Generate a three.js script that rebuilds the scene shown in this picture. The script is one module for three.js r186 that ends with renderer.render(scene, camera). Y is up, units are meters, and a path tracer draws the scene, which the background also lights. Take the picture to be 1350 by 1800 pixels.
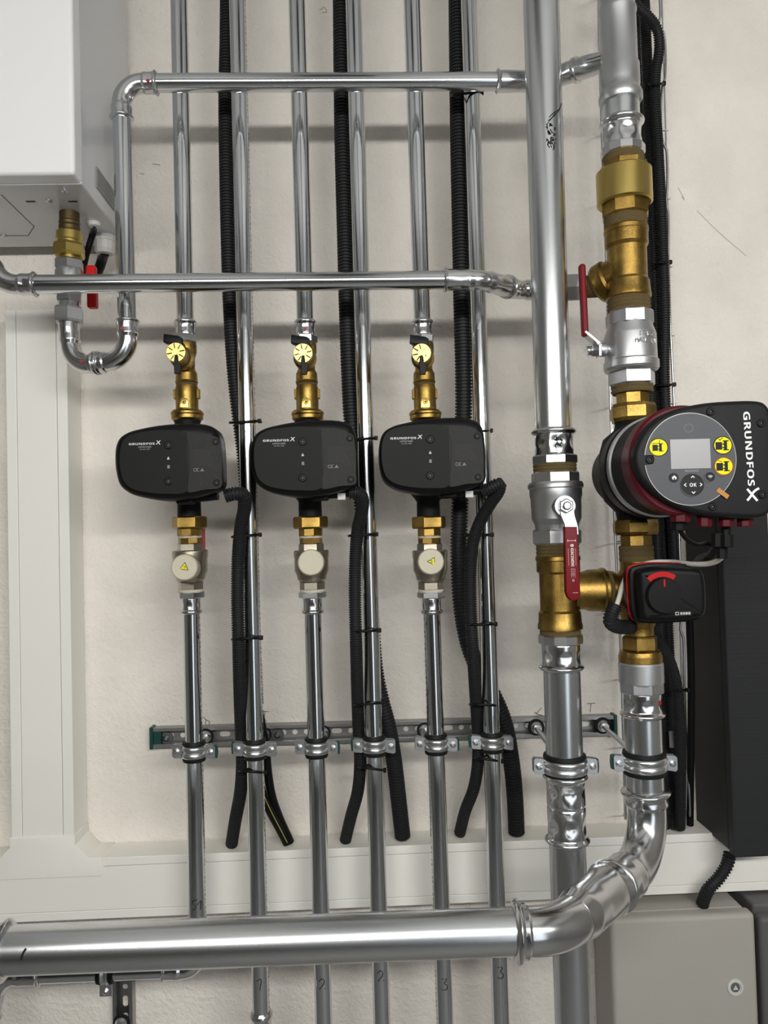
import * as THREE from 'three';
import { RoundedBoxGeometry } from 'three/addons/geometries/RoundedBoxGeometry.js';
import { mergeGeometries, toCreasedNormals } from 'three/addons/utils/BufferGeometryUtils.js';
import { RectAreaLightUniformsLib } from 'three/addons/lights/RectAreaLightUniformsLib.js';

// ---------------------------------------------------------------- camera, light, exposure
RectAreaLightUniformsLib.init();
const scene = new THREE.Scene();
scene.background = new THREE.Color().setRGB(1.5, 1.62, 1.75);   // overcast daylight outside the far window
const R = Math.PI / 180, F = 1352;
const camera = new THREE.PerspectiveCamera(2 * Math.atan(900 / F) / R, 1350 / 1800, 0.02, 30);
camera.position.set(0, 1.6, 1.4);
camera.rotation.order = 'YXZ';
camera.rotation.set(1.7 * R, -1.9 * R, -1.55 * R);
camera.updateMatrixWorld(true);
scene.add(camera);
const renderer = new THREE.WebGLRenderer({ antialias: true });
renderer.toneMapping = THREE.LinearToneMapping;
renderer.toneMappingExposure = 1.0;
renderer.shadowMap.enabled = true;

// the room: back wall at z = 0, floor at y = 0
const RX0 = -2.3, RX1 = 2.1, RZ1 = 3.6, RH = 2.75;
// strip light parallel to the pipe wall; the second is added to brighten far wall
const STRIPS = [
  { x: 0.3, y: 2.08, z: 2.15, len: 2.3, w: 0.10, power: 44, tilt: 25, glow: 8, label: 'long white strip light hanging from the ceiling behind the viewer' },
  { x: 0.9, y: 2.5, z: 2.9, len: 1.3, w: 0.16, power: 24, tilt: 160, glow: 6, label: 'added unseen strip light high up, brightening the far wall' },
];

// ---------------------------------------------------------------- helpers
// a spot seen at (px, py) in the photograph that stands z metres in front of the wall
function at(px, py, z) {
  const d = new THREE.Vector3(px - 675, 900 - py, -F).applyQuaternion(camera.quaternion);
  return camera.position.clone().addScaledVector(d, (z - camera.position.z) / d.z);
}
const far = p => p.clone().sub(camera.position).applyQuaternion(camera.quaternion.clone().invert()).z * -1;   // depth along the view
const V = (x, y, z) => new THREE.Vector3(x, y, z);
const off = new Map(), used = {};
function numbered(n) { used[n] = (used[n] ?? -1) + 1; return used[n] ? `${n}_${String(used[n]).padStart(3, '0')}` : n; }
function shade(o) { o.castShadow = true; o.receiveShadow = true; return o; }
function thing(name, label, category, base, group) {
  const o = new THREE.Group(); o.name = numbered(name); o.position.copy(base); scene.add(o);
  o.userData = { label, category }; if (group) o.userData.group = group;
  off.set(o, base.clone()); return o;
}
function part(parent, name, geo, mat, label) {       // geometry comes in world coordinates
  const b = off.get(parent); geo.translate(-b.x, -b.y, -b.z);
  const m = shade(new THREE.Mesh(geo, mat)); m.name = name; if (label) m.userData.label = label;
  parent.add(m); off.set(m, b); return m;
}
function solo(name, label, category, geo, mat, base, group) {
  geo.translate(-base.x, -base.y, -base.z);
  const m = shade(new THREE.Mesh(geo, mat)); m.name = numbered(name); m.position.copy(base); scene.add(m);
  m.userData = { label, category }; if (group) m.userData.group = group;
  off.set(m, base.clone()); return m;
}
function structure(name, geo, mat, base = V(0, 0, 0)) {
  geo.translate(-base.x, -base.y, -base.z);
  const m = shade(new THREE.Mesh(geo, mat)); m.name = name; m.position.copy(base); scene.add(m);
  m.userData = { kind: 'structure', label: name.replace(/_/g, ' ') + ' of the boiler room' };
  off.set(m, base.clone()); return m;
}
function creased(g, angle) { g.scale(1000, 1000, 1000); const q = toCreasedNormals(g, angle); q.scale(0.001, 0.001, 0.001); return q; }   // in millimetres, its vertex grid is coarse
let seed = 7;
const rnd = () => { seed = (seed * 1664525 + 1013904223) % 4294967296; return seed / 4294967296; };

function revolve(prof, { seg = 40, mod = null, crease = 0.4, turn = 0 } = {}) {   // profile [[t, r]...] about +y, t rising
  const pos = [], uv = [], idx = [], n = prof.length, rm = Math.max(...prof.map(p => p[1])), t0 = prof[0][0], L = prof[n - 1][0] - t0 || 1;
  let len = 0;
  for (let i = 0; i < n; i++) {
    if (i) len += Math.hypot(prof[i][0] - prof[i - 1][0], prof[i][1] - prof[i - 1][1]);
    for (let j = 0; j <= seg; j++) {
      const th = 2 * Math.PI * j / seg, r = prof[i][1] * (mod ? mod((prof[i][0] - t0) / L, th) : 1);
      pos.push(r * Math.sin(th + turn), prof[i][0], r * Math.cos(th + turn)); uv.push(th * rm, len);
    }
  }
  for (let i = 0; i < n - 1; i++) for (let j = 0; j < seg; j++) {
    const a = i * (seg + 1) + j, b = a + 1, c = a + seg + 1, d = c + 1;
    if (prof[i][1] > 0) idx.push(a, b, d);
    if (prof[i + 1][1] > 0) idx.push(a, d, c);
  }
  const g = new THREE.BufferGeometry();
  g.setAttribute('position', new THREE.Float32BufferAttribute(pos, 3));
  g.setAttribute('uv', new THREE.Float32BufferAttribute(uv, 2)); g.setIndex(idx);
  return creased(g, crease);
}
function frame(A, B) {
  const Y = B.clone().sub(A).normalize(), Z = V(0, 0, 1);
  if (Math.abs(Y.z) > 0.9) Z.set(0, 1, 0);
  Z.addScaledVector(Y, -Z.dot(Y)).normalize();
  return new THREE.Matrix4().makeBasis(V().crossVectors(Y, Z), Y, Z).setPosition(A);
}
function turned(A, B, prof, opt) { return revolve(prof, opt).applyMatrix4(frame(A, B)); }   // profile in metres along A -> B
const rod = (A, B, r, opt) => turned(A, B, caps([[0, r], [A.distanceTo(B), r]]), opt);
function caps(p) { return [[p[0][0], 0], ...p, [p[p.length - 1][0], 0]]; }

class Axis {                                             // a straight run; positions along it and radii are read off the photograph
  constructor(key, a, b) {
    this.key = key; this.A = at(...a); this.B = at(...b); const k = key === 'y' ? 1 : 0;
    this.ua = a[k]; this.ub = b[k]; this.dA = far(this.A); this.dB = far(this.B);
    this.s = (this.dA + this.dB) / 2 / F;
  }
  p(u) { const f = (u - this.ua) / (this.ub - this.ua), t = f / this.dB / ((1 - f) / this.dA + f / this.dB); return this.A.clone().lerp(this.B, t); }
  at(u) { return far(this.p(u)) / F; }                   // metres per photograph pixel there
  lathe(prof, opt = {}) {
    const us = prof.map(p => p[0]), lo = Math.min(...us), hi = Math.max(...us), y = this.key === 'y';
    const base = this.p(y ? hi : lo), tip = this.p(y ? lo : hi);
    let q = prof.map(([u, r]) => [this.p(u).distanceTo(base), r * this.at(u)]);
    if (y) q.reverse();
    if (opt.open !== true) q = caps(q);
    return revolve(q, opt).applyMatrix4(frame(base, tip));
  }
  pipe(u0, u1, r, opt) {
    const y = this.key === 'y', A = y ? this.p(Math.max(u0, u1)) : this.p(Math.min(u0, u1)), B = y ? this.p(Math.min(u0, u1)) : this.p(Math.max(u0, u1));
    return turned(A, B, caps([[0, r], [A.distanceTo(B), r]]), opt);
  }
  nut(u0, u1, r, { n = 6, turn = 0, ch = 0.12 } = {}) {
    const c = (u1 - u0) * ch;
    return this.lathe([[u0, r * 0.93], [u0 + c, r], [u1 - c, r], [u1, r * 0.93]], { seg: n, turn, crease: 0.2 });
  }
  // press socket between u0 and u1, its bead at the end u0 ('lo') or u1 ('hi')
  socket(u0, u1, r, end, { press = 0.05, bead = 7 } = {}) {
    const p = [], L = u1 - u0, lo = end === 'lo', N = 26;
    for (let i = 0; i <= N; i++) {
      const f = i / N, d = (lo ? f : 1 - f) * L;
      let q = r;
      if (d < bead) q = r * (1.02 + 0.15 * Math.sin(Math.PI * d / bead));
      else if (d > L - 3) q = r * (0.95 + 0.05 * (L - d) / 3);
      p.push([u0 + f * L, q]);
    }
    const flip = this.key === 'y' ? !lo : lo;
    const mod = (f, th) => {
      const d = flip ? f : 1 - f, m = Math.max(0, 1 - Math.abs(d - 0.52) / 0.26);
      return 1 - press * m * m * (3 - 2 * m) * (0.5 + 0.5 * Math.cos(6 * th));
    };
    return this.lathe(p, { seg: 60, mod, crease: 0.9 });
  }
}
function sweep(pts, rf, { seg = 20, crease = 0.7, closed = false, cap = true, from = 0, to = pts.length - 1 } = {}) {
  const n = pts.length, tan = pts.map((p, i) => {
    const a = pts[closed ? (i + n - 1) % n : Math.max(0, i - 1)], b = pts[closed ? (i + 1) % n : Math.min(n - 1, i + 1)];
    return b.clone().sub(a).normalize();
  });
  let N = V(0, 0, 1); if (Math.abs(tan[0].z) > 0.9) N.set(0, 1, 0);
  const pos = [], uv = [], idx = []; let s = 0, rows = 0;
  const ring = (c, r, T, B, i) => {
    for (let j = 0; j <= seg; j++) {
      const th = 2 * Math.PI * j / seg, q = typeof r === 'function' ? r(th) : r;
      pos.push(c.x + q * (Math.cos(th) * N.x + Math.sin(th) * B.x), c.y + q * (Math.cos(th) * N.y + Math.sin(th) * B.y), c.z + q * (Math.cos(th) * N.z + Math.sin(th) * B.z));
      uv.push(th * 0.014, s);
    }
    rows++;
  };
  const end = closed ? n : n - 1;
  for (let i = 0; i <= end; i++) {
    const k = i % n, T = tan[k];
    if (i) s += pts[k].distanceTo(pts[(i - 1) % n]);
    N.addScaledVector(T, -N.dot(T)).normalize();
    const B = V().crossVectors(T, N);
    if (i < from || i > to && !closed) continue;
    const r = rf(s, i);
    if (cap && !closed && i === from) ring(pts[k], 0, T, B);
    ring(pts[k], r, T, B);
    if (cap && !closed && i === to) ring(pts[k], 0, T, B);
  }
  for (let i = 0; i < rows - 1; i++) for (let j = 0; j < seg; j++) {
    const a = i * (seg + 1) + j, b = a + 1, c = a + seg + 1, d = c + 1;
    idx.push(a, b, d, a, d, c);
  }
  const g = new THREE.BufferGeometry();
  g.setAttribute('position', new THREE.Float32BufferAttribute(pos, 3));
  g.setAttribute('uv', new THREE.Float32BufferAttribute(uv, 2)); g.setIndex(idx);
  return creased(g, crease);
}
const curve = (pts, closed) => new THREE.CatmullRomCurve3(pts, closed, 'centripetal');
function tube(list, r, n = 60, seg = 12) { return sweep(curve(list).getSpacedPoints(n), () => r, { seg, crease: 1.2 }); }
function corrugated(list, r, pitch) {                    // ribbed conduit
  const c = curve(list); c.arcLengthDivisions = 400;
  const ribs = Math.max(2, Math.round(c.getLength() / pitch)), pts = [], hi = [];
  for (let i = 0; i < ribs; i++) for (const [f, h] of [[0.04, 1], [0.5, 1], [0.62, 0], [0.92, 0]]) { pts.push(c.getPointAt((i + f) / ribs)); hi.push(h); }
  return sweep(pts, (s, i) => hi[i] ? r : r * 0.82, { seg: 16, crease: 0.5 });
}
function bendPath(A, K, B, rb) {                         // straight, arc, straight
  const d0 = K.clone().sub(A).normalize(), d1 = B.clone().sub(K).normalize(), ang = d0.angleTo(d1), tl = rb * Math.tan(ang / 2), pts = [];
  const P = K.clone().addScaledVector(d0, -tl), Q = K.clone().addScaledVector(d1, tl);
  const line = (a, b, n) => { for (let i = 0; i < n; i++) pts.push(a.clone().lerp(b, i / n)); };
  line(A, P, 14); const i0 = pts.length;
  const inw = d1.clone().addScaledVector(d0, -d1.dot(d0)).normalize(), C = P.clone().addScaledVector(inw, rb);
  for (let i = 0; i < 24; i++) { const t = ang * i / 24; pts.push(C.clone().addScaledVector(inw, -rb * Math.cos(t)).addScaledVector(d0, rb * Math.sin(t))); }
  const i1 = pts.length; line(Q, B, 14); pts.push(B.clone());
  return { pts, i0, i1 };
}
function elbow(label, A, K, B, r, rb, mat, { name = 'press_elbow', group = 'press elbows', dot, beads = [1, 1] } = {}) {
  const { pts, i0, i1 } = bendPath(A, K, B, rb), n = pts.length - 1;
  const t = thing(name, label, 'pipe elbow', B.y < A.y ? B : A, group);
  part(t, 'bend', sweep(pts, () => r * 1.04, { seg: 32, crease: 1, from: i0 - 1, to: i1 + 1 }), mat);
  const sock = (from, to, atStart, bead) => {
    const L = pts[from].distanceTo(pts[to]), S = pts.slice(from, to + 1);
    const dense = []; for (let i = 0; i <= 28; i++) dense.push(S[0].clone().lerp(S[S.length - 1], i / 28));
    return sweep(dense, (s) => {
      const d = atStart ? s : L - s, bl = r * 0.36;
      const m = Math.max(0, 1 - Math.abs(d / L - 0.55) / 0.3), base = r * (1.17 - 0.12 * Math.max(0, (d / L - 0.82) / 0.18));
      if (bead && d < bl) return r * (1.16 + 0.18 * Math.sin(Math.PI * d / bl));
      return th => base * (1 - 0.05 * m * (0.5 + 0.5 * Math.cos(6 * th)));
    }, { seg: 48, crease: 0.9 });
  };
  part(t, 'socket', sock(0, i0, true, beads[0]), mat); part(t, 'socket', sock(i1, n, false, beads[1]), mat);
  return t;
}
function canvasTex(w, h, draw) {
  const c = document.createElement('canvas'); c.width = w; c.height = h; draw(c.getContext('2d'));
  const t = new THREE.CanvasTexture(c); t.colorSpace = THREE.SRGBColorSpace; t.anisotropy = 8; return t;
}
function fit(c, txt, x, y, w, h) {                         // text stretched to a given width and cap height
  c.save(); c.translate(x, y); c.font = 'bold 100px sans-serif'; c.scale(w / c.measureText(txt).width, h / 73); c.fillText(txt, 0, 0); c.restore();
}
function noise(size, freq, octaves, gain = 0.55) {       // tileable value noise, 0..1
  const a = new Float32Array(size * size); let amp = 1, tot = 0;
  for (let o = 0; o < octaves; o++) {
    const f = freq << o, g = Array.from({ length: f * f }, rnd);
    for (let y = 0; y < size; y++) for (let x = 0; x < size; x++) {
      const u = x / size * f, v = y / size * f, i = Math.floor(u), j = Math.floor(v), s = u - i, t = v - j, a0 = s * s * (3 - 2 * s), b0 = t * t * (3 - 2 * t);
      const q = (p, r) => g[(r % f) * f + p % f];
      a[y * size + x] += amp * ((q(i, j) * (1 - a0) + q(i + 1, j) * a0) * (1 - b0) + (q(i, j + 1) * (1 - a0) + q(i + 1, j + 1) * a0) * b0);
    }
    tot += amp; amp *= gain;
  }
  return a.map(v => v / tot);
}
function dataTex(size, fn, srgb, rep = 1) {
  const d = new Uint8Array(size * size * 4);
  for (let i = 0; i < size * size; i++) { const c = fn(i, i % size, Math.floor(i / size)); d.set([c[0], c[1], c[2], 255], i * 4); }
  const t = new THREE.DataTexture(d, size, size); t.wrapS = t.wrapT = THREE.RepeatWrapping; t.magFilter = THREE.LinearFilter; t.minFilter = THREE.LinearMipmapLinearFilter; t.generateMipmaps = true;
  if (srgb) t.colorSpace = THREE.SRGBColorSpace; t.repeat.set(rep, rep); t.needsUpdate = true; return t;
}
function outline(pts, z, smooth = 0) {                    // photograph outline -> shape at its own depth
  let w = pts.map(p => at(p[0], p[1], z));
  if (smooth) w = curve(w, true).getPoints(smooth).slice(0, -1);
  return w.map(p => new THREE.Vector2(p.x, p.y));
}
function slab(pts2, z0, z1, bevel = 0, seg = 3, holes = []) {
  const area = THREE.ShapeUtils.area(pts2); const sh = new THREE.Shape(area < 0 ? pts2.slice().reverse() : pts2);
  for (const h of holes) sh.holes.push(new THREE.Path(h));
  const g = new THREE.ExtrudeGeometry(sh, { depth: z1 - z0 - 2 * bevel, bevelEnabled: bevel > 0, bevelSize: bevel, bevelThickness: bevel, bevelOffset: -bevel, bevelSegments: seg, curveSegments: 24 });
  g.translate(0, 0, z0 + bevel);
  return bevel > 0 ? creased(g, 0.5) : g;
}
function disc(cx, cy, z, r, th, n = 40) {                 // small disc facing the room, centre in world coordinates
  return turned(V(cx, cy, z), V(cx, cy, z + th), caps([[0, r], [th * 0.7, r], [th, r - th * 0.3]]), { seg: n });
}
function planar(g, x0, y0, x1, y1) {
  const p = g.attributes.position, uv = new Float32Array(p.count * 2);
  for (let i = 0; i < p.count; i++) { uv[2 * i] = (p.getX(i) - x0) / (x1 - x0); uv[2 * i + 1] = (p.getY(i) - y0) / (y1 - y0); }
  g.setAttribute('uv', new THREE.BufferAttribute(uv, 2)); return g;
}
function box(x0, y0, z0, x1, y1, z1, r = 0.002, seg = 2) {
  const g = r ? new RoundedBoxGeometry(x1 - x0, y1 - y0, z1 - z0, seg, r) : new THREE.BoxGeometry(x1 - x0, y1 - y0, z1 - z0);
  return g.translate((x0 + x1) / 2, (y0 + y1) / 2, (z0 + z1) / 2);
}
const strip = (a) => { a.deleteAttribute('uv'); return a.index ? a.toNonIndexed() : a; };
const join = (...g) => mergeGeometries(g.map(strip));

// ---------------------------------------------------------------- materials
const n1 = noise(512, 8, 6), n2 = noise(512, 32, 4, 0.7), n3 = noise(256, 4, 5);
const std = (o) => new THREE.MeshStandardMaterial(o);
const plastic = (o) => new THREE.MeshPhysicalMaterial({ specularIntensity: 0.4, ...o });
const lin = (r, g, b) => new THREE.Color().setRGB(r, g, b);
const M = {};
{
  const plasterBump = dataTex(512, i => { const v = 255 * (0.35 * n1[i] + 0.65 * n2[i]); return [v, v, v]; }, false, 4.2);
  const plasterCol = dataTex(512, (i, x, y) => {
    const k = 0.93 + 0.1 * n1[i] - (n2[(i * 7) % 262144] > 0.86 ? 0.05 : 0);
    return [241 * k, 235 * k, 226 * k].map(v => Math.min(255, v));
  }, true, 1.1);
  M.wall = std({ color: 0xffffff, map: plasterCol, roughness: 0.9, bumpMap: plasterBump, bumpScale: 0.0036 });
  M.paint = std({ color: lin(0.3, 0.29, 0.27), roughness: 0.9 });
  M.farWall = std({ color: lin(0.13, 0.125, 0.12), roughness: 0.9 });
  M.ceiling = std({ color: lin(0.8, 0.8, 0.8), roughness: 0.95 });
  M.floor = std({ color: lin(0.25, 0.25, 0.245), roughness: 0.5 });
  M.door = std({ color: lin(0.05, 0.052, 0.055), roughness: 0.5 });
  const streak = dataTex(256, (i, x, y) => {            // zinc: faint drawn streaks along the tube, print line with dark dashes
    let v = 212 + 40 * (n3[(x & 255) * 256 + 7] - 0.5) + 10 * (n3[i] - 0.5);
    if (x > 58 && x < 68 && n3[(y * 37) % 65536] > 0.47 && (y % 5) < 3) v = 70;
    return [v * 0.985, v, v * 1.01].map(q => Math.min(255, q));
  }, true);
  const zinc = (circ, len) => { const t = streak.clone(); t.repeat.set(1 / circ, 1 / len); t.needsUpdate = true; return std({ color: 0xffffff, map: t, metalness: 1, roughness: 0.17 }); };
  M.pipe28 = zinc(2 * Math.PI * 0.014, 0.35); M.pipe54 = zinc(2 * Math.PI * 0.027, 0.5); M.pipe54.roughness = 0.27; M.pipe28.roughness = 0.15;
  M.fitting = std({ color: lin(0.66, 0.67, 0.68), metalness: 1, roughness: 0.2 });
  M.steel = std({ color: lin(0.6, 0.61, 0.62), metalness: 1, roughness: 0.3 });
  M.rail = std({ color: lin(0.36, 0.36, 0.355), metalness: 1, roughness: 0.4 });
  M.cast = std({ color: lin(0.55, 0.56, 0.57), metalness: 1, roughness: 0.42 });
  const brassCol = dataTex(256, i => { const k = 0.72 + 0.5 * n3[i], d = n2[(i * 3) % 262144] > 0.72 ? 0.7 : 1; return [158 * k * d, 129 * k * d, 68 * k * d].map(v => Math.min(255, v)); }, true, 14);
  const brassBump = dataTex(256, i => { const v = 255 * n2[(i * 5) % 262144]; return [v, v, v]; }, false, 20);
  M.brass = std({ color: 0xffffff, map: brassCol, metalness: 1, roughness: 0.34, bumpMap: brassBump, bumpScale: 0.0003 });
  M.brassBright = std({ color: lin(0.52, 0.39, 0.12), metalness: 1, roughness: 0.32 });
  M.hemp = std({ color: lin(0.16, 0.115, 0.045), metalness: 0.35, roughness: 0.75, bumpMap: brassBump, bumpScale: 0.002 });
  M.oldBrass = std({ color: lin(0.10, 0.07, 0.03), metalness: 0.8, roughness: 0.5 });
  M.nickel = std({ color: lin(0.46, 0.42, 0.34), metalness: 1, roughness: 0.36 });
  M.nickelCap = std({ color: lin(0.56, 0.52, 0.41), metalness: 0.3, roughness: 0.6, bumpMap: brassBump, bumpScale: 0.0004 });
  M.teflon = std({ color: lin(0.62, 0.58, 0.48), roughness: 0.8 });
  M.conduit = plastic({ color: lin(0.018, 0.0185, 0.02), roughness: 0.5 });
  M.black = plastic({ color: lin(0.004, 0.004, 0.0045), roughness: 0.45 });
  M.blackSoft = plastic({ color: lin(0.006, 0.006, 0.0062), roughness: 0.6 });
  M.rubber = plastic({ color: lin(0.008, 0.011, 0.010), roughness: 0.55 });
  M.green = std({ color: lin(0.004, 0.05, 0.04), roughness: 0.4 });
  M.red = plastic({ color: lin(0.5, 0.006, 0.008), roughness: 0.35 });
  M.sleeve = plastic({ color: lin(0.16, 0.006, 0.010), roughness: 0.4 });
  M.burgundy = plastic({ color: lin(0.085, 0.006, 0.012), roughness: 0.42 });
  M.trunk = std({ color: lin(0.87, 0.86, 0.80), roughness: 0.5 });
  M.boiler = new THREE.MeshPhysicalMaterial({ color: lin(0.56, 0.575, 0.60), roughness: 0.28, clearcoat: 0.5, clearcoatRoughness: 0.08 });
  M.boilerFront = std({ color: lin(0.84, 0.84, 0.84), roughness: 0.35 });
  M.whiteCable = std({ color: lin(0.8, 0.77, 0.7), roughness: 0.45 });
  M.greyBox = std({ color: lin(0.42, 0.40, 0.36), roughness: 0.55, bumpMap: brassBump, bumpScale: 0.0003 });
  M.darkBox = plastic({ color: lin(0.028, 0.029, 0.031), roughness: 0.5, bumpMap: brassBump, bumpScale: 0.0004 });
  M.darkGrey = std({ color: lin(0.10, 0.10, 0.10), roughness: 0.6 });
  M.ink = std({ color: lin(0.004, 0.004, 0.005), roughness: 0.6 });
  M.pencil = std({ color: lin(0.12, 0.11, 0.10), roughness: 0.8 });
  M.scuff = std({ color: lin(0.4, 0.36, 0.32), roughness: 0.9 });
  M.yellow = std({ color: lin(0.85, 0.75, 0.02), roughness: 0.5 });
  M.whitePlastic = std({ color: lin(0.6, 0.6, 0.57), roughness: 0.45 });
  M.redDot = std({ color: lin(0.3, 0.01, 0.012), roughness: 0.5 });
}

// ---------------------------------------------------------------- the room
{
  const T = 0.12;
  structure('wall_back', box(RX0 - T, -T, -T, RX1 + T, RH + T, 0, 0), M.wall);
  const wb = scene.getObjectByName('wall_back'); planar(wb.geometry, 0, 0, 1, 1);
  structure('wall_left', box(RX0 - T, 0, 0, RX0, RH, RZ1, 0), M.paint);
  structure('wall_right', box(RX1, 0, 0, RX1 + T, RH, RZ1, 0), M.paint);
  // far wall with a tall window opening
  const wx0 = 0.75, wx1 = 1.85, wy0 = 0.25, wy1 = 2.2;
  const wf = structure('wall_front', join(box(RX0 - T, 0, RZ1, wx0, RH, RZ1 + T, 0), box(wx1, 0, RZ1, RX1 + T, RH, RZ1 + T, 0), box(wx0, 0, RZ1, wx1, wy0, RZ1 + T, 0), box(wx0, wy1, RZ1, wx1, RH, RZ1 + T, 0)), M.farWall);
  const wn = structure('window_1', join(box(wx0, wy0, RZ1 + 0.03, wx0 + 0.05, wy1, RZ1 + 0.08, 0), box(wx1 - 0.05, wy0, RZ1 + 0.03, wx1, wy1, RZ1 + 0.08, 0), box(wx0, wy0, RZ1 + 0.03, wx1, wy0 + 0.05, RZ1 + 0.08, 0), box(wx0, wy1 - 0.05, RZ1 + 0.03, wx1, wy1, RZ1 + 0.08, 0)), M.whitePlastic);
  part(wn, 'pane', box(wx0 + 0.05, wy0 + 0.05, RZ1 + 0.053, wx1 - 0.05, wy1 - 0.05, RZ1 + 0.057, 0), new THREE.MeshPhysicalMaterial({ color: 0xffffff, roughness: 0.02, transmission: 1, thickness: 0 }));
  structure('floor', box(RX0, -T, 0, RX1, 0, RZ1, 0), M.floor);
  structure('ceiling', box(RX0, RH, 0, RX1, RH + T, RZ1, 0), M.ceiling);
  // unseen door, added in place of the viewer, mirrored as a dark stripe
  const door = structure('door_1', box(-0.42, 0, RZ1 - 0.05, 0.38, 2.05, RZ1 - 0.002, 0.003), M.door, V(0, 0, RZ1)); part(door, 'handle', rod(V(0.28, 1.05, RZ1 - 0.1), V(0.16, 1.05, RZ1 - 0.1), 0.009), M.steel);
  // unseen dark ceiling joists, added so the pipes mirror dark stripes
  [[-1.25, 0.22], [-0.02, 0.16], [1.15, 0.22]].forEach(([x, w], i) => structure(`trim_${i + 1}`, box(x - w / 2, RH - 0.14, 0.5, x + w / 2, RH, RZ1, 0), M.door, V(x, RH - 0.14, 0.5)));
  // pencil letters and scuffs on the plaster
  const scrawl = (strokes, r = 0.0006) => join(...strokes.map(s => tube(s.map(([x, y]) => at(x, y, 0.0004)), r, 16, 5)));
  const write = (n, strokes, r) => part(wb, n, scrawl(strokes, r), n === 'scuff' ? M.scuff : M.pencil);
  write('pencil_letter', [[[362, 1264], [361, 1276], [361, 1282]], [[357, 1260], [363, 1266], [369, 1269], [364, 1275], [361, 1273]]]);
  write('pencil_letter', [[[466, 1250], [465, 1262], [469, 1269]], [[462, 1250], [472, 1251]]]);
  write('pencil_letter', [[[939, 1252], [946, 1256], [953, 1257]], [[952, 1244], [942, 1255]]]);
  write('pencil_letter', [[[1032, 1237], [1046, 1236]], [[1039, 1237], [1037, 1252]]]);
  write('scuff', [[[598, 17], [603, 14], [607, 20], [600, 21]], [[562, 18], [570, 13], [574, 21], [566, 22]]], 0.0008);
  write('scuff', [[[245, 305], [254, 306]], [[268, 288], [282, 290]]], 0.0007);
  write('scuff', [[[1225, 370], [1260, 405], [1312, 450]]], 0.0004);
  write('scuff', [[[1192, 330], [1203, 350]], [[1198, 345], [1203, 352]]], 0.0005);
}
// suspended strip lights: first faces the pipe wall, the added second the far wall
for (const S of STRIPS) {
  const t = thing('strip_light', S.label, 'lamp', V(S.x, S.y, S.z), 'strip lights');
  const h = S.len / 2, w = S.w / 2, q = new THREE.Matrix4().makeRotationX(-S.tilt * R).setPosition(S.x, S.y, S.z);
  part(t, 'housing', box(-h, -w, -0.07, h, w, -0.012, 0.01).applyMatrix4(new THREE.Matrix4().makeRotationX(Math.PI)).applyMatrix4(q), M.whitePlastic);
  part(t, 'diffuser', box(-h + 0.01, -w + 0.008, -0.02, h - 0.01, w - 0.008, 0.015, 0.008).applyMatrix4(q), std({ color: 0xffffff, roughness: 0.5, emissive: lin(1, 0.985, 0.95), emissiveIntensity: S.glow }));
  for (const d of [-0.8, 0.8]) part(t, 'hanger_wire', rod(V(S.x + d * h, S.y + 0.04, S.z + 0.02), V(S.x + d * h, RH, S.z + 0.02), 0.002), M.steel);
  const L = new THREE.RectAreaLight(lin(1, 0.985, 0.95), S.power, S.len, S.w);
  L.position.set(S.x, S.y, S.z).add(V(0, -0.024 * Math.sin(S.tilt * R), -0.024 * Math.cos(S.tilt * R))); L.rotation.x = -S.tilt * R; L.name = 'strip_light_glow'; scene.add(L);
}

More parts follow.
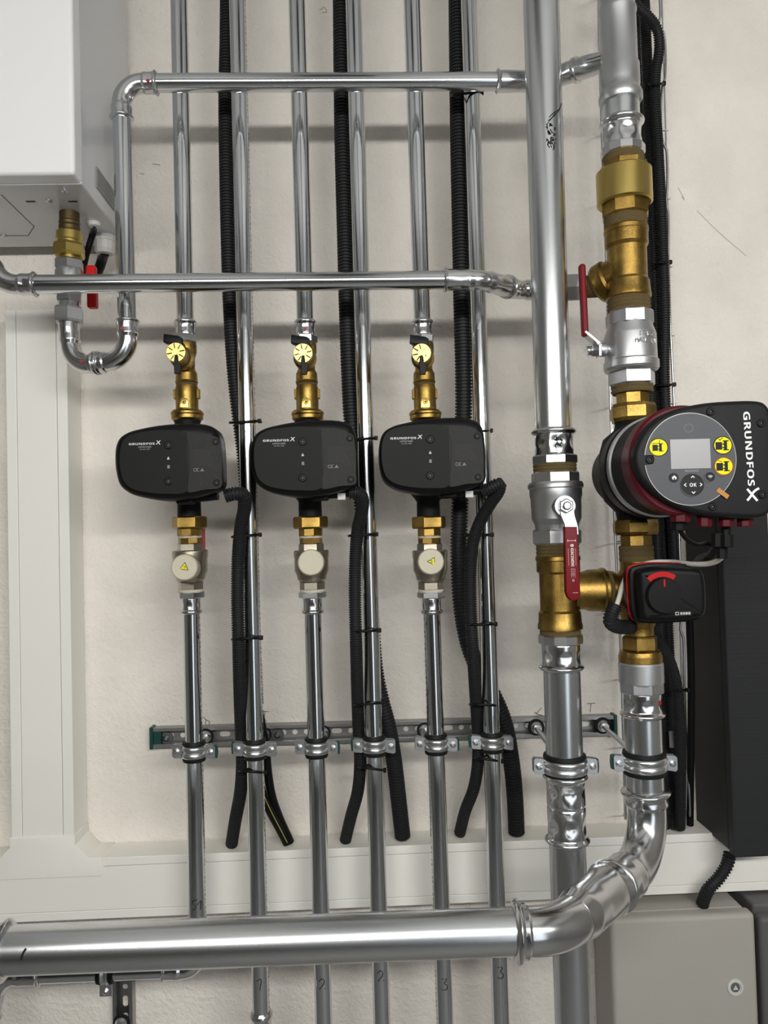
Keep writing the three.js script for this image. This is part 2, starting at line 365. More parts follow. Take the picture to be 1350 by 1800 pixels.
// ---------------------------------------------------------------- white cable trunking
{
  const zf = 0.065, zb = 0.001;
  const xl = at(14, 1000, zf).x, xr = at(123, 1000, zf).x, yt = at(60, 544, zf).y;
  const hy1 = at(700, 1487, zf).y, hy0 = at(700, 1593, zf).y, hx0 = RX0 + 0.9, hx1 = at(1350, 1500, zf).x + 0.35;
  const lid = 0.003, g = 0.018, gap = 0.0006;
  const v = thing('cable_trunking', 'white vertical cable trunking with lid, left of the black pumps', 'cable trunking', V((xl + xr) / 2, hy1 + 0.05, zb), 'white trunking lengths');
  part(v, 'base', join(box(xl, hy1 + 0.035, zb, xl + g, yt, zf, 0.0015), box(xr - g, hy1 + 0.035, zb, xr, yt, zf, 0.0015), box(xl + 0.002, hy1 + 0.035, zb, xr - 0.002, yt - 0.001, zf - 0.006, 0)), M.trunk);
  part(v, 'lid', box(xl + g + gap, hy1 + 0.036, zf - 0.006, xr - g - gap, yt, zf - 0.0004, 0.0008), M.trunk);
  const h = thing('cable_trunking', 'white horizontal cable trunking running along wall below the clamp rail', 'cable trunking', V((hx0 + hx1) / 2, hy0, zb), 'white trunking lengths');
  part(h, 'base', join(box(hx0, hy0, zb, hx1, hy0 + g * 0.8, zf, 0.0015), box(hx0, hy1 - g * 0.8, zb, hx1, hy1, zf, 0.0015), box(hx0 + 0.002, hy0 + 0.002, zb, hx1, hy1 - 0.002, zf - 0.006, 0)), M.trunk);
  part(h, 'lid', box(hx0, hy0 + g * 0.8 + gap, zf - 0.006, hx1, hy1 - g * 0.8 - gap, zf - 0.0004, 0.0008), M.trunk);
  // moulded tee piece where the two meet: chamfered inner corners, overlaps both lengths
  const e = 0.0022, c = 0.022, yb = hy1 - 0.03, yTop = hy1 + 0.04, xo = 0.048;
  const pts = [[xl - xo, yb], [xr + xo, yb], [xr + xo, hy1 + e], [xr + e + c, hy1 + e], [xr + e, hy1 + e + c], [xr + e, yTop], [xl - e, yTop], [xl - e, hy1 + e + c], [xl - e - c, hy1 + e], [xl - xo, hy1 + e]].map(p => new THREE.Vector2(...p));
  const t = thing('trunking_tee', 'white moulded tee cover joining vertical and horizontal trunking', 'cable trunking', V((xl + xr) / 2, yb, zb));
  part(t, 'cover', slab(pts, zb, zf + e, 0.002, 2), M.trunk);
}

// ---------------------------------------------------------------- wall boiler, top left
{
  const zf = 0.31, zs = 0.30, xr = at(133, 200, zs).x, yb = at(60, 307, zf).y, W = 0.46, Hh = 0.6;
  const b = thing('wall_boiler', 'white glossy wall-hung boiler casing with its underside showing, top left', 'boiler', V(xr - W / 2, yb, 0.04));
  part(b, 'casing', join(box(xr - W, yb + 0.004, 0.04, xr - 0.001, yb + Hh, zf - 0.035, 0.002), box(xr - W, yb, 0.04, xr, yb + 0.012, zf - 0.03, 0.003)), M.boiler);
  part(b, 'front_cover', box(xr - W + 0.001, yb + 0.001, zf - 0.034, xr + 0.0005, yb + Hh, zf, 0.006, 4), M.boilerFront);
  const under = (px, py) => { const d = at(px, py, 0.2).sub(camera.position); return camera.position.clone().addScaledVector(d, (yb - camera.position.y) / d.y); };
  const slot = (px, py, w, d) => { const p = under(px, py); return box(p.x - w / 2, yb - 0.0006, p.z - d / 2, p.x + w / 2, yb + 0.001, p.z + d / 2, 0); };
  for (const [px, py] of [[54, 354], [128, 354]]) part(b, 'vent_slot', slot(px, py, 0.014, 0.004), M.ink);
  for (const [px, py] of [[86, 352], [114, 334], [7, 414]]) { const p = under(px, py); part(b, 'screw', turned(V(p.x, yb, p.z), V(p.x, yb - 0.004, p.z), caps([[0, 0.005], [0.002, 0.005], [0.004, 0.002]]), { seg: 12 }), M.steel); }
  const pA = under(2, 342), pB = under(60, 398), pC = under(50, 414), pD = under(0, 414);
  part(b, 'access_panel', join(tube([pA, pB], 0.0008, 4, 6), tube([pB, pC], 0.0008, 4, 6), tube([pC, pD], 0.0008, 4, 6)), M.darkGrey);
  // rating label on the side
  const y1 = at(172, 305, 0.19).y, y0 = at(190, 365, 0.14).y;
  part(b, 'rating_label', box(xr - 0.001, y0, 0.10, xr + 0.0006, y1, 0.215, 0), std({ color: lin(0.5, 0.5, 0.49), roughness: 0.6, map: canvasTex(128, 128, c => { c.fillStyle = '#cfcfcf'; c.fillRect(0, 0, 128, 128); c.fillStyle = '#8a8a8a'; for (let y = 8; y < 122; y += 6) c.fillRect(6, y, 60 + 50 * ((y * 37 % 11) / 11), 2.5); }) }));
  const gland = (px, py, r, l, mat) => { const p = under(px, py); part(b, 'cable_gland', turned(V(p.x, yb, p.z), V(p.x, yb - l, p.z), caps([[0, r * 1.1], [l * 0.3, r * 1.1], [l * 0.32, r], [l * 0.8, r], [l, r * 0.8]]), { seg: 12 }), mat); return V(p.x, yb - l, p.z); };
  const g1 = gland(166, 392, 0.010, 0.006, M.whitePlastic), g2 = gland(184, 416, 0.017, 0.03, M.whitePlastic);
  const cab = (g0, list, r, label) => solo('power_cable', label, 'cable', tube([V(g0.x, g0.y + 0.004, g0.z), ...list.map(p => at(...p))], r, 40), M.black, g0.clone(), 'cables under the boiler');
  cab(g1, [[163, 410, 0.10], [154, 440, 0.09], [148, 466, 0.07], [145, 484, 0.04], [144, 494, 0.008]], 0.0052, 'thin black cable hanging from boiler underside beside the brass union');
  cab(g2, [[180, 455, 0.06], [175, 470, 0.05], [169, 484, 0.035], [166, 494, 0.009]], 0.0085, 'thick black cable hanging from white gland under boiler corner');
}

// ---------------------------------------------------------------- steel pipes
const R28 = 0.014, R54 = 0.0268, ZR = 0.13, ZB = 0.27, ZL = 0.205, ZL2 = 0.245, ZM = 0.47;
const odd = [[314.5, 347], [521.7, 564], [724, 776]].map(([a, b]) => new Axis('y', [a, 0, ZR], [b, 1605, ZR]));
const even = [[417, 455], [621, 666], [823.5, 874]].map(([a, b]) => new Axis('y', [a, 0, ZR], [b, 1605, ZR]));
const WHICH = ['leftmost', 'middle', 'rightmost'];
const big1a = new Axis('y', [951, 0, ZB], [972.5, 745, ZB]), big1b = new Axis('y', [972.5, 745, ZB], [1005, 1700, ZB]);
const big2a = new Axis('y', [1084, 0, ZB], [1112, 700, ZB]), big2b = new Axis('y', [1116, 900, ZB], [1135, 1400, ZB]);
const steelPipe = (label, ax, u0, u1, r, mat, turn = 0, group = 'galvanised steel pipes') =>
  solo('steel_pipe', label, 'pipe', ax.pipe(u0, u1, r, { turn, seg: 48 }), mat, ax.p(ax.key === 'y' ? Math.max(u0, u1) : Math.min(u0, u1)), group);
// marker strokes on the front of a round pipe, offsets in photograph pixels
function scribble(parent, ax, u, r, strokes, mat = M.ink, th = 0.0007) {
  const c = ax.p(u), s = ax.s;
  part(parent, 'marker_writing', join(...strokes.map(k => tube(k.map(([dx, dy]) => V(c.x + dx * s, c.y - dy * s, c.z + Math.sqrt(Math.max(0, r * r - (dx * s) ** 2)) + 0.0002)), th, 14, 5))), mat, 'handwritten black marker mark');
}
const DIG = {
  1: [[[-4, -6], [3, -9], [1, 9]]],
  2: [[[-5, -5], [-1, -10], [4, -6], [1, 1], [-5, 8], [6, 7]]],
  3: [[[-5, -9], [4, -9], [0, -2], [5, 3], [2, 9], [-5, 8]]],
};
odd.forEach((ax, i) => {
  steelPipe(`upper steel riser pipe feeding the ${WHICH[i]} black pump from above`, ax, -275, 567, R28, M.pipe28, 2.4);
  const lo = steelPipe(i ? `lower steel pipe leaving the ${WHICH[i]} black pump, passing behind the manifold` : 'lower steel pipe leaving leftmost black pump, marked S1 above the manifold', ax, 1074, i ? 2620 : 1672, R28, M.pipe28, [-0.15, 2.4, -2.85][i]);
  if (i === 0) scribble(lo, ax, 1583, R28, [[[3, -8], [-4, -6], [-5, -2], [1, 2], [-1, 8], [-5, 9]], [[3, 1], [9, -5], [8, 10]]]);
  else scribble(lo, ax, 1722, R28, DIG[i + 1]);
});
even.forEach((ax, i) => {
  const p = steelPipe(`full-height steel riser pipe directly right of the ${WHICH[i]} black pump`, ax, -275, i ? 2620 : 1786, R28, M.pipe28, [-0.2, 2.5, -0.25][i]);
  scribble(p, ax, [1722, 1708, 1702][i], R28, DIG[i + 1]);
});
{
  const ax = even[0]; steelPipe('steel riser pipe continuing below the coupling at the bottom edge', ax, 1862, 2620, R28, M.pipe28, 1);
  const t = thing('press_coupling', 'steel press coupling on first riser right of left pump, bottom edge', 'pipe fitting', ax.p(1870), 'press couplings');
  part(t, 'body', ax.socket(1778, 1870, 17.5, 'lo', { bead: 11 }), M.fitting);
}
// big supply pipe with the scratch
const bigUp = steelPipe('large vertical steel pipe with black scuff mark near the top', big1a, -410, 766, R54, M.pipe54, 2.2);
{
  const strokes = []; let x = 22, y = -32;
  strokes.push([[26, -34], [20, -20], [8, -10], [0, -2]], [[24, -28], [18, -16], [10, -6], [-2, 4]], [[12, -12], [4, 0], [-4, 10]]);
  for (let i = 0; i < 46; i++) { const a = -8 + 16 * rnd() + 2, b = 8 + 42 * rnd(); strokes.push([[a, b], [a + 3 * rnd(), b + 4 * rnd()], [a - 2 + 5 * rnd(), b + 6 * rnd()]]); }
  const c = big1a.p(225), s = big1a.s;
  part(bigUp, 'scuff_mark', join(...strokes.map(k => tube(k.map(([dx, dy]) => V(c.x + dx * s, c.y - dy * s, c.z + Math.sqrt(Math.max(0, R54 ** 2 - (dx * s) ** 2)) - 0.0002)), 0.0009, 8, 4))), M.ink, 'dark scraped scuff on the zinc');
}
const b1low = steelPipe('large vertical steel pipe below the brass tee, held in the rail clamp', big1b, 1160, 1372, R54, M.pipe54, 0.55);
const b1bot = steelPipe('large vertical steel pipe dropping behind the manifold at bottom right', big1b, 1470, 2800, R54, M.pipe54, 2.6);
scribble(b1bot, big1b, 1556, R54, [[[-12, -1], [-2, 1], [8, 0]]]);
steelPipe('large vertical steel pipe above the press tee, top right edge', big2a, -410, -50, R54, M.pipe54, 1.2);
steelPipe('short large steel pipe piece between press tee and threaded adapter, top right', big2a, 170, 226, R54, M.pipe54, 1.2);
steelPipe('large steel pipe below the mixing valve, held in the right rail clamp', big2b, 1245, 1400, R54, M.pipe54, 2.4);

// ---------------------------------------------------------------- the two horizontal loop pipes
{
  const top = new Axis('x', [280, 146, ZL], [880, 143, ZL]), leg = new Axis('y', [214, 205, ZL], [223.5, 566, ZL]);
  steelPipe('upper horizontal steel pipe crossing in front of all risers', top, 272, 885, R28, M.pipe28, 2.6);
  elbow('steel press elbow at upper left corner beside the boiler', leg.p(210), at(212.5, 147, ZL), top.p(277), R28, 0.034, M.fitting);
  steelPipe('vertical steel pipe beside the boiler, between corner elbow and trap bend', leg, 200, 568, R28, M.pipe28, 2.2);
  // trap bend under the boiler valve
  const mid = at(172, 638, 0.195);
  const e1 = elbow('left steel elbow of the trap bend, under the boiler valve', at(121.5, 569, 0.18), at(126, 646, 0.18), mid, R28, 0.036, M.fitting, { beads: [0, 1] });
  const e2 = elbow('right steel elbow of the trap bend, below the vertical pipe', leg.p(562), at(226.5, 634, ZL), mid, R28, 0.036, M.fitting);
  const e0 = scene.getObjectByName('press_elbow');
  const dot = (t, px, py, z) => { const c = at(px, py, z); part(t, 'press_mark', rod(c.clone().add(V(0, 0, -0.003)), c.clone().add(V(0, 0, 0.0006)), 0.0026, { seg: 14 }), M.redDot, 'round red press mark'); };
  dot(e2, 214, 577, ZL + 0.0155); dot(e0, 260, 142, ZL + 0.0158); dot(e1, 143, 635, 0.19 + 0.0135);
  const low = new Axis('x', [62, 500, ZL2], [786, 492, ZL2]);
  steelPipe('lower horizontal steel pipe crossing in front of risers under the boiler', low, 52, 792, R28, M.pipe28, 2.6);
  elbow('steel press elbow cut by the left edge of the picture under the boiler', at(-38, 438, ZL2), at(8, 501, ZL2), low.p(64), R28, 0.04, M.fitting);
  const q0 = at(892, 504, 0.205);
  elbow('steel press elbow bending back behind the large pipe, lower loop', low.p(780), at(846, 492, ZL2), q0, R28, 0.03, M.fitting);
  elbow('small steel press elbow touching left of the large pipe, lower loop', q0, at(912, 510, 0.185), at(948, 509, 0.185), R28, 0.025, M.fitting);
  const thr = new Axis('x', [940, 509, 0.185], [1075, 502, 0.255]);
  steelPipe('short steel pipe behind the large pipe, ending at grey union nut', thr, 938, 1000, R28, M.pipe28);
  const un = thing('union_nut', 'grey hexagonal union nut between large pipe and red lever', 'pipe fitting', thr.p(994), 'grey steel unions');
  part(un, 'nut', thr.nut(994, 1026, 25, { turn: 0.3 }), M.cast); part(un, 'collar', thr.lathe([[984, 20], [996, 20]]), M.cast);
  const nip = thing('threaded_nipple', 'brass threaded nipple behind the red lever into brass tee', 'pipe fitting', thr.p(1024), 'brass nipples');
  part(nip, 'thread', thr.lathe(Array.from({ length: 19 }, (_, i) => [1024 + i * 2, i % 2 ? 17.5 : 19.5])), M.hemp);
  // upper loop: elbow passing behind the large pipe to the press tee
  const br = [at(1010, 124, 0.222), at(955, 143, ZL)];
  elbow('steel press elbow behind the large pipe, upper loop', top.p(872), br[1], br[0], R28, 0.03, M.fitting);
}

// ---------------------------------------------------------------- bottom manifold and its elbows
const mani = new Axis('x', [7, 1671, ZM], [905, 1637, ZM]);
{
  const m = steelPipe('large horizontal steel manifold pipe across the bottom in front of risers', mani, -700, 925, R54, M.pipe54, 0.2);
  const c = mani.p(58);
  part(m, 'marker_writing', tube([[3, -20], [-1, -13], [-3, -4]].map(([dx, dy]) => { const y = -dy * mani.s; return V(c.x + dx * mani.s, c.y + y, c.z + Math.sqrt(R54 ** 2 - y * y) + 0.0002); }), 0.0012, 10, 5), M.ink, 'short black marker stroke');
  const sl = thing('press_coupling', 'large steel press fitting at left end of the manifold, cut by edge', 'pipe fitting', mani.p(-90), 'press couplings');
  part(sl, 'body', mani.socket(-90, 14, 44.5, 'hi', { bead: 13, press: 0.04 }), M.fitting);
  const K2 = at(982, 1637, ZM), dn = big2b.p(1500), K1 = V(dn.x + 0.004, K2.y, ZB);
  K2.y = K1.y; const mid = K1.clone().lerp(K2, 0.47);
  elbow('large steel elbow turning from the vertical return pipe toward the viewer', big2b.p(1386), K1, mid, R54, 0.07, M.fitting, { group: 'large press elbows' });
  elbow('large steel elbow at the right end of the bottom manifold', mid, K2, mani.p(902), R54, 0.085, M.fitting, { group: 'large press elbows' });
}
// branch of the first riser, running left below the manifold
{
  const row = new Axis('x', [60, 1713, ZR], [300, 1703, ZR]);
  const ax = odd[0], K = ax.p(1704);
  elbow('small steel elbow below manifold turning leftmost riser to the left', ax.p(1655), K, row.p(286), R28, 0.026, M.fitting);
  steelPipe('short horizontal steel pipe just below the manifold, lower left', row, 55, 300, R28, M.pipe28);
  elbow('steel elbow cut by the left edge below the manifold', at(-20, 1790, ZR), at(-2, 1716, ZR), row.p(72), R28, 0.035, M.fitting);
}

// ---------------------------------------------------------------- pump lines
const faceTex = canvasTex(930, 680, c => {              // print on the pump face, x 95..1025, y 850..1530 in units of 1/4.82 px
  c.fillStyle = '#121312'; c.fillRect(0, 0, 930, 680); c.translate(-95, -850);
  c.fillStyle = '#2a2a28'; c.fillRect(700, 850, 400, 700);
  for (let i = 0; i < 500; i++) { c.fillStyle = rnd() > 0.5 ? 'rgba(80,80,76,0.25)' : 'rgba(30,30,30,0.25)'; c.fillRect(705 + 300 * rnd(), 930 + 500 * rnd(), 2 + 8 * rnd(), 2 + 6 * rnd()); }
  c.fillStyle = '#e4e4e0'; c.font = 'bold 30px sans-serif'; c.textBaseline = 'alphabetic';
  fit(c, 'GRUNDFOS', 210, 1033, 220, 20);
  c.strokeStyle = '#e4e4e0'; c.lineWidth = 7; c.beginPath(); c.moveTo(440, 1032); c.lineTo(476, 998); c.moveTo(446, 998); c.quadraticCurveTo(462, 1012, 472, 1034); c.stroke();
  c.fillStyle = '#9a9a96'; fit(c, 'UPM10M', 290, 1059, 110, 15);
  fit(c, '25-60 180', 302, 1077, 86, 10);
  c.fillStyle = '#c8c8c4'; c.beginPath(); c.moveTo(540, 1138); c.lineTo(553, 1166); c.lineTo(527, 1166); c.fill();
  c.lineWidth = 5; c.strokeStyle = '#c8c8c4'; for (const y of [1220, 1230, 1240]) { c.beginPath(); c.moveTo(530, y); c.lineTo(551, y); c.stroke(); }
  c.strokeStyle = '#8f8f8b'; c.lineWidth = 4; for (const x of [762, 786]) { c.beginPath(); c.arc(x, 1262, 13, 0.9, 5.4); c.stroke(); }
  c.beginPath(); c.moveTo(774, 1262); c.lineTo(786, 1262); c.stroke();
  c.fillStyle = '#7a7a76'; c.beginPath(); c.moveTo(820, 1246); c.lineTo(838, 1276); c.lineTo(802, 1276); c.fill();
  c.fillStyle = '#363634'; for (let y = 1090; y < 1220; y += 16) c.fillRect(750, y, 190 - (y * 7) % 60, 4);
});
const facePlate = plastic({ color: 0xffffff, map: faceTex, roughness: 0.55 });
const HOUSING = [[105, 1140], [116, 1050], [150, 985], [225, 938], [350, 905], [480, 882], [640, 868], [800, 868], [895, 884], [955, 918], [984, 980], [999, 1100], [1005, 1280], [1000, 1390], [960, 1430], [850, 1470], [700, 1500], [520, 1515], [350, 1492], [230, 1455], [150, 1390], [115, 1280]];
const PLATE_L = [[128, 1140], [140, 1050], [172, 990], [240, 950], [400, 922], [560, 918], [664, 938], [696, 1000], [712, 1190], [704, 1330], [690, 1438], [520, 1455], [360, 1444], [240, 1414], [170, 1360], [136, 1260]];
const PLATE_R = [[672, 940], [850, 962], [962, 984], [982, 1060], [992, 1190], [992, 1300], [986, 1396], [850, 1420], [700, 1438], [714, 1330], [722, 1190], [706, 1010]];
const PZ = 0.247;
function pump(i, sx, sy, ax) {
  const px = ([u, v]) => [420 + u / 4.82 + sx, 560 + v / 4.82 + sy];
  const t = thing('circulator_pump', `black circulator pump with lettered face plate, ${WHICH[i]} of the three alike`, 'pump', ax.p(908), 'black circulator pumps');
  part(t, 'volute', ax.lathe([[737, 25], [744, 22], [760, 24], [790, 44], [850, 44], [876, 24], [882, 20], [908, 20.5]], { crease: 0.8 }), M.blackSoft);
  const c = at(...px([555, 1190]), 0.2), mc = ax.p(822);
  part(t, 'motor', turned(V(mc.x, mc.y, ZR), V(c.x, c.y, 0.2), caps([[0, 0.05], [0.03, 0.05], [0.032, 0.046], [0.07, 0.046]]), { seg: 40 }), M.blackSoft);
  part(t, 'housing', slab(outline(HOUSING.map(px), PZ - 0.02, 110), 0.183, PZ, 0.014, 5), M.black);
  const q0 = at(...px([95, 1530]), PZ), q1 = at(...px([1025, 850]), PZ);
  const pl = part(t, 'face_plate', planar(slab(outline(PLATE_L.map(px), PZ, 90), PZ - 0.001, PZ + 0.0012), q0.x, q0.y, q1.x, q1.y), facePlate, 'dark plate with white lettering');
  part(t, 'side_plate', planar(slab(outline(PLATE_R.map(px), PZ, 90), PZ - 0.001, PZ + 0.0009), q0.x, q0.y, q1.x, q1.y), facePlate, 'lighter grey textured plate');
  for (const p of [[540, 1043], [540, 1350], [940, 1014], [947, 1362]]) {
    const s = at(...px(p), PZ + 0.001), k = p[0] < 700 ? 0.0062 : 0.0048;
    const sc = part(t, 'screw', turned(V(s.x, s.y, PZ + 0.0005), V(s.x, s.y, PZ + 0.0035), caps([[0, k], [0.0016, k], [0.0022, k * 0.8], [0.0022, k * 0.5], [0.001, k * 0.45]]).slice(0, -1).concat([[0.001, 0]]), { seg: 24 }), M.black);
    part(sc, 'socket_pin', disc(s.x, s.y, PZ + 0.001, k * 0.25, 0.001, 6), M.darkGrey);
  }
  // plug and lead at the lower edge
  const a = at(...px([620, 1480]), 0.2), b = at(...px([760, 1498]), 0.2), d = at(...px([960, 1476]), 0.205);
  part(t, 'plug', box(a.x, a.y - 0.012, 0.185, b.x, a.y + 0.008, 0.215, 0.003), M.blackSoft);
  part(t, 'lead', tube([b.clone().add(V(-0.01, 0, 0)), b.clone().lerp(d, 0.5), d], 0.006, 20), M.black);
  const w = at(...px([870, 1508]), 0.205);
  if (i) part(t, 'cable_tag', box(w.x - 0.006, w.y - 0.005, 0.208, w.x + 0.006, w.y + 0.005, 0.2095, 0), M.whitePlastic, 'small white cable tag');
  return t;
}
const SHIFT = [[-236, 6], [0, 0], [224, -4]];
const CAPS = [[309, 619], [532.5, 620.5], [741, 620.5]];
odd.forEach((ax, i) => {
  const W = WHICH[i], lab = s => `${s} ${W} black pump`;
  // press adapter above the valve
  const a = thing('press_adapter', lab('steel press adapter with hex nut above'), 'pipe fitting', ax.p(604), 'press adapters');
  part(a, 'socket', ax.socket(563, 592, 16.8, 'lo', { bead: 8 }), M.fitting); part(a, 'nut', ax.nut(590, 604, 20.5, { turn: 0.25 + 0.3 * i }), M.steel);
  if (i === 1) { const q = at(536, 579, ZR + 0.0155); part(a, 'press_mark', rod(q.clone().add(V(0, 0, -0.004)), q.clone().add(V(0, 0, 0.0006)), 0.0026, { seg: 14 }), M.redDot, 'round red press mark'); }
  // brass drain valve
  const v = thing('drain_valve', lab('brass drain valve with black lever above'), 'valve', ax.p(690), 'brass drain valves');
  part(v, 'body', ax.lathe([[602, 17], [607, 18.5], [620, 18.5], [630, 15], [650, 15], [657, 18.5], [670, 19], [672, 20], [674, 19]]), M.brass);
  part(v, 'thread', ax.lathe([[673, 17.5], [676, 18.5], [679, 17.8], [682, 18.6], [685, 17.8], [690, 18.4]]), M.hemp);
  const B = ax.p(636), C = at(...CAPS[i], 0.205), dir = C.clone().sub(B).normalize(), L = B.distanceTo(C);
  part(v, 'branch', turned(B, C, caps([[0, 0.012], [0.02, 0.014], [0.024, 0.0185], [0.034, 0.0185], [0.036, 0.015], [L - 0.014, 0.0145]]), { seg: 32 }), M.brass);
  const cp = part(v, 'cap', turned(B, C, caps([[L - 0.014, 0.0146], [L - 0.012, 0.0152], [L - 0.001, 0.0152], [L, 0.0145]]), { seg: 32 }), M.brassBright, 'bright brass end cap');
  part(cp, 'cap_center', turned(B, C, caps([[L - 0.001, 0.0045], [L + 0.0012, 0.004]]), { seg: 16 }), M.brassBright);
  for (let k = 0; k < 8; k++) {
    const th = k * Math.PI / 4 + 0.2, u = V(Math.cos(th), Math.sin(th), 0);
    part(cp, 'rib', rod(C.clone().addScaledVector(u, 0.006), C.clone().addScaledVector(u, 0.0138), 0.0011, { seg: 6 }), M.brassBright);
  }
  const fx = CAPS[i][0], fy = CAPS[i][1];
  const flag = [[fx - 20, fy - 31], [fx + 6, fy - 27.5], [fx + 12, fy - 24], [fx + 13, fy - 9], [fx + 6, fy - 12], [fx - 16, fy - 14], [fx - 21, fy - 17]];
  part(v, 'lever', join(slab(outline(flag, 0.19), 0.186, 0.196, 0.0015, 2), slab(outline([[fx + 9, fy - 20], [fx + 15, fy - 14], [fx + 18, fy + 4], [fx + 12, fy + 6]], 0.19), 0.184, 0.19)), M.black, 'black plastic lever');
  part(v, 'cap_strap', slab(outline([[fx - 2.5, fy + 4], [fx + 2.5, fy + 4], [fx + 3.5, fy + 16], [fx + 10, fy + 22], [fx + 7, fy + 38], [fx - 3, fy + 38], [fx - 4, fy + 18]], 0.21), 0.2065, 0.2095, 0.001, 1), M.black, 'black cap strap');
  // brass pump flange
  const u = thing('pump_connector', lab('brass flanged connector screwed onto the top of'), 'pipe fitting', ax.p(738), 'brass pump connectors');
  part(u, 'body', ax.lathe([[676, 17.5], [682, 19.3], [690, 19.6], [724, 19.6], [726, 21]]), M.brass);
  part(u, 'flange', ax.lathe([[722, 25], [726, 28.5], [729, 28.5], [731, 27.5], [737, 27.5], [740, 24]]), M.brass);
  for (const sd of [-1, 1]) { const p = ax.p(693); part(u, 'lug', box(p.x + sd * 0.019 - 0.002, p.y - 0.008, p.z - 0.006, p.x + sd * 0.019 + 0.002, p.y + 0.008, p.z + 0.006, 0.001), M.brass); }
  const p = ax.p(710), zz = p.z + 19.6 * ax.s, bs = 8 * ax.s;
  const pad = [[-1, -1.3], [1, -1.3], [1, 0.1], [0.7, 0.75], [0, 1.05], [-0.7, 0.75], [-1, 0.1]].map(([x, y]) => new THREE.Vector2(p.x - 0.001 + x * bs, p.y + y * bs));
  const bo = part(u, 'boss', slab(pad, zz - 0.006, zz + 0.0015, 0.0008, 2), M.brassBright);
  part(bo, 'screw', disc(p.x - 0.001, p.y, zz + 0.001, bs * 0.55, 0.0018, 16), M.brass); part(bo, 'screw_hole', disc(p.x - 0.001, p.y, zz + 0.0022, bs * 0.22, 0.0012, 6), M.ink);
  pump(i, ...SHIFT[i], ax);
  // union below the pump
  const n = thing('union_nut', lab('brass union nut and nipple below'), 'pipe fitting', ax.p(956), 'brass unions below the pumps');
  part(n, 'nut', ax.nut(908, 929, 30.5, { turn: 0.52 + 0.08 * i }), M.brass); part(n, 'nipple', ax.nut(928, 943, 21.5, { n: 8, turn: 0.3 }), M.brass);
  part(n, 'collar', ax.nut(944, 956, 20, { n: 8, turn: 0.1 }), M.brass); part(n, 'seal', ax.lathe([[942, 19], [944, 21], [946, 19.5]]), M.teflon, 'white sealing tape');
  // nickel check valve with front cap
  const k = thing('strainer_valve', i === 1 ? 'nickel strainer valve with plain round cap below the middle black pump' : lab('nickel strainer valve with yellow warning sticker below'), 'valve', ax.p(1039), 'nickel strainer valves');
  part(k, 'upper_nut', ax.nut(955, 969, 22, { turn: 0.5 }), M.nickel);
  part(k, 'body', ax.lathe([[967, 29], [969, 31], [978, 31], [981, 30], [1002, 30], [1012, 26], [1018, 25], [1020, 23], [1023, 22]]), M.nickel);
  part(k, 'lower_nut', ax.nut(1022, 1037, 22, { turn: 0.45 }), M.nickel);
  const cx = [324, 546.5, 757.5][i], cy = [997, 988.5, 987][i], P0 = ax.p(cy + 2), P1 = at(cx, cy, 0.188), L1 = P0.distanceTo(P1);
  part(k, 'cap_neck', turned(P0, P1, caps([[0, 0.019], [L1 - 0.015, 0.0215], [L1 - 0.0125, 0.021]]), { seg: 32 }), M.nickel);
  const cap = part(k, 'cap', turned(P0, P1, caps([[L1 - 0.012, 0.021], [L1 - 0.011, 0.0205], [L1 - 0.0015, 0.0205], [L1, 0.019]]), { seg: 36 }), M.nickelCap, 'pale round cap');
  if (i !== 1) {
    const rot = i ? Math.PI / 2 : 0.15, tri = s => [0, 1, 2].map(j => new THREE.Vector2(P1.x + (i ? 0.002 : 0) + s * Math.sin(rot * 1 + j * 2.094 + (i ? Math.PI : 0)), P1.y + s * Math.cos(rot + j * 2.094 + (i ? Math.PI : 0)))).reverse();
    const st = part(k, 'warning_sticker', slab(tri(0.0082), P1.z, P1.z + 0.0005), M.ink, 'yellow warning triangle'); part(st, 'sticker_field', slab(tri(0.0064), P1.z + 0.0004, P1.z + 0.0009), M.yellow);
    part(st, 'symbol', tube([[-1, 1], [1.2, 0.8], [1.2, -0.8], [-0.8, -1]].map(([x, y]) => V(P1.x + x * 0.0014, P1.y + y * 0.0014, P1.z + 0.001)), 0.0004, 12, 5), M.ink);
  }
  if (i === 0) { const q = at(355, 950, 0.10); part(k, 'handle', box(q.x - 0.004, q.y - 0.02, 0.09, q.x + 0.004, q.y + 0.02, 0.12, 0.002), M.red, 'red handle edge behind the valve'); }
  part(k, 'seal', ax.lathe([[1036, 21], [1038, 22.5], [1041, 21]]), M.teflon, 'white sealing tape');
  const b = thing('press_adapter', lab('steel press adapter with hex nut below'), 'pipe fitting', ax.p(1078), 'press adapters');
  part(b, 'nut', ax.nut(1040, 1051, 24.5, { turn: 0.4 }), M.steel); part(b, 'socket', ax.socket(1049, 1079, 16.8, 'hi', { bead: 8 }), M.fitting);
});

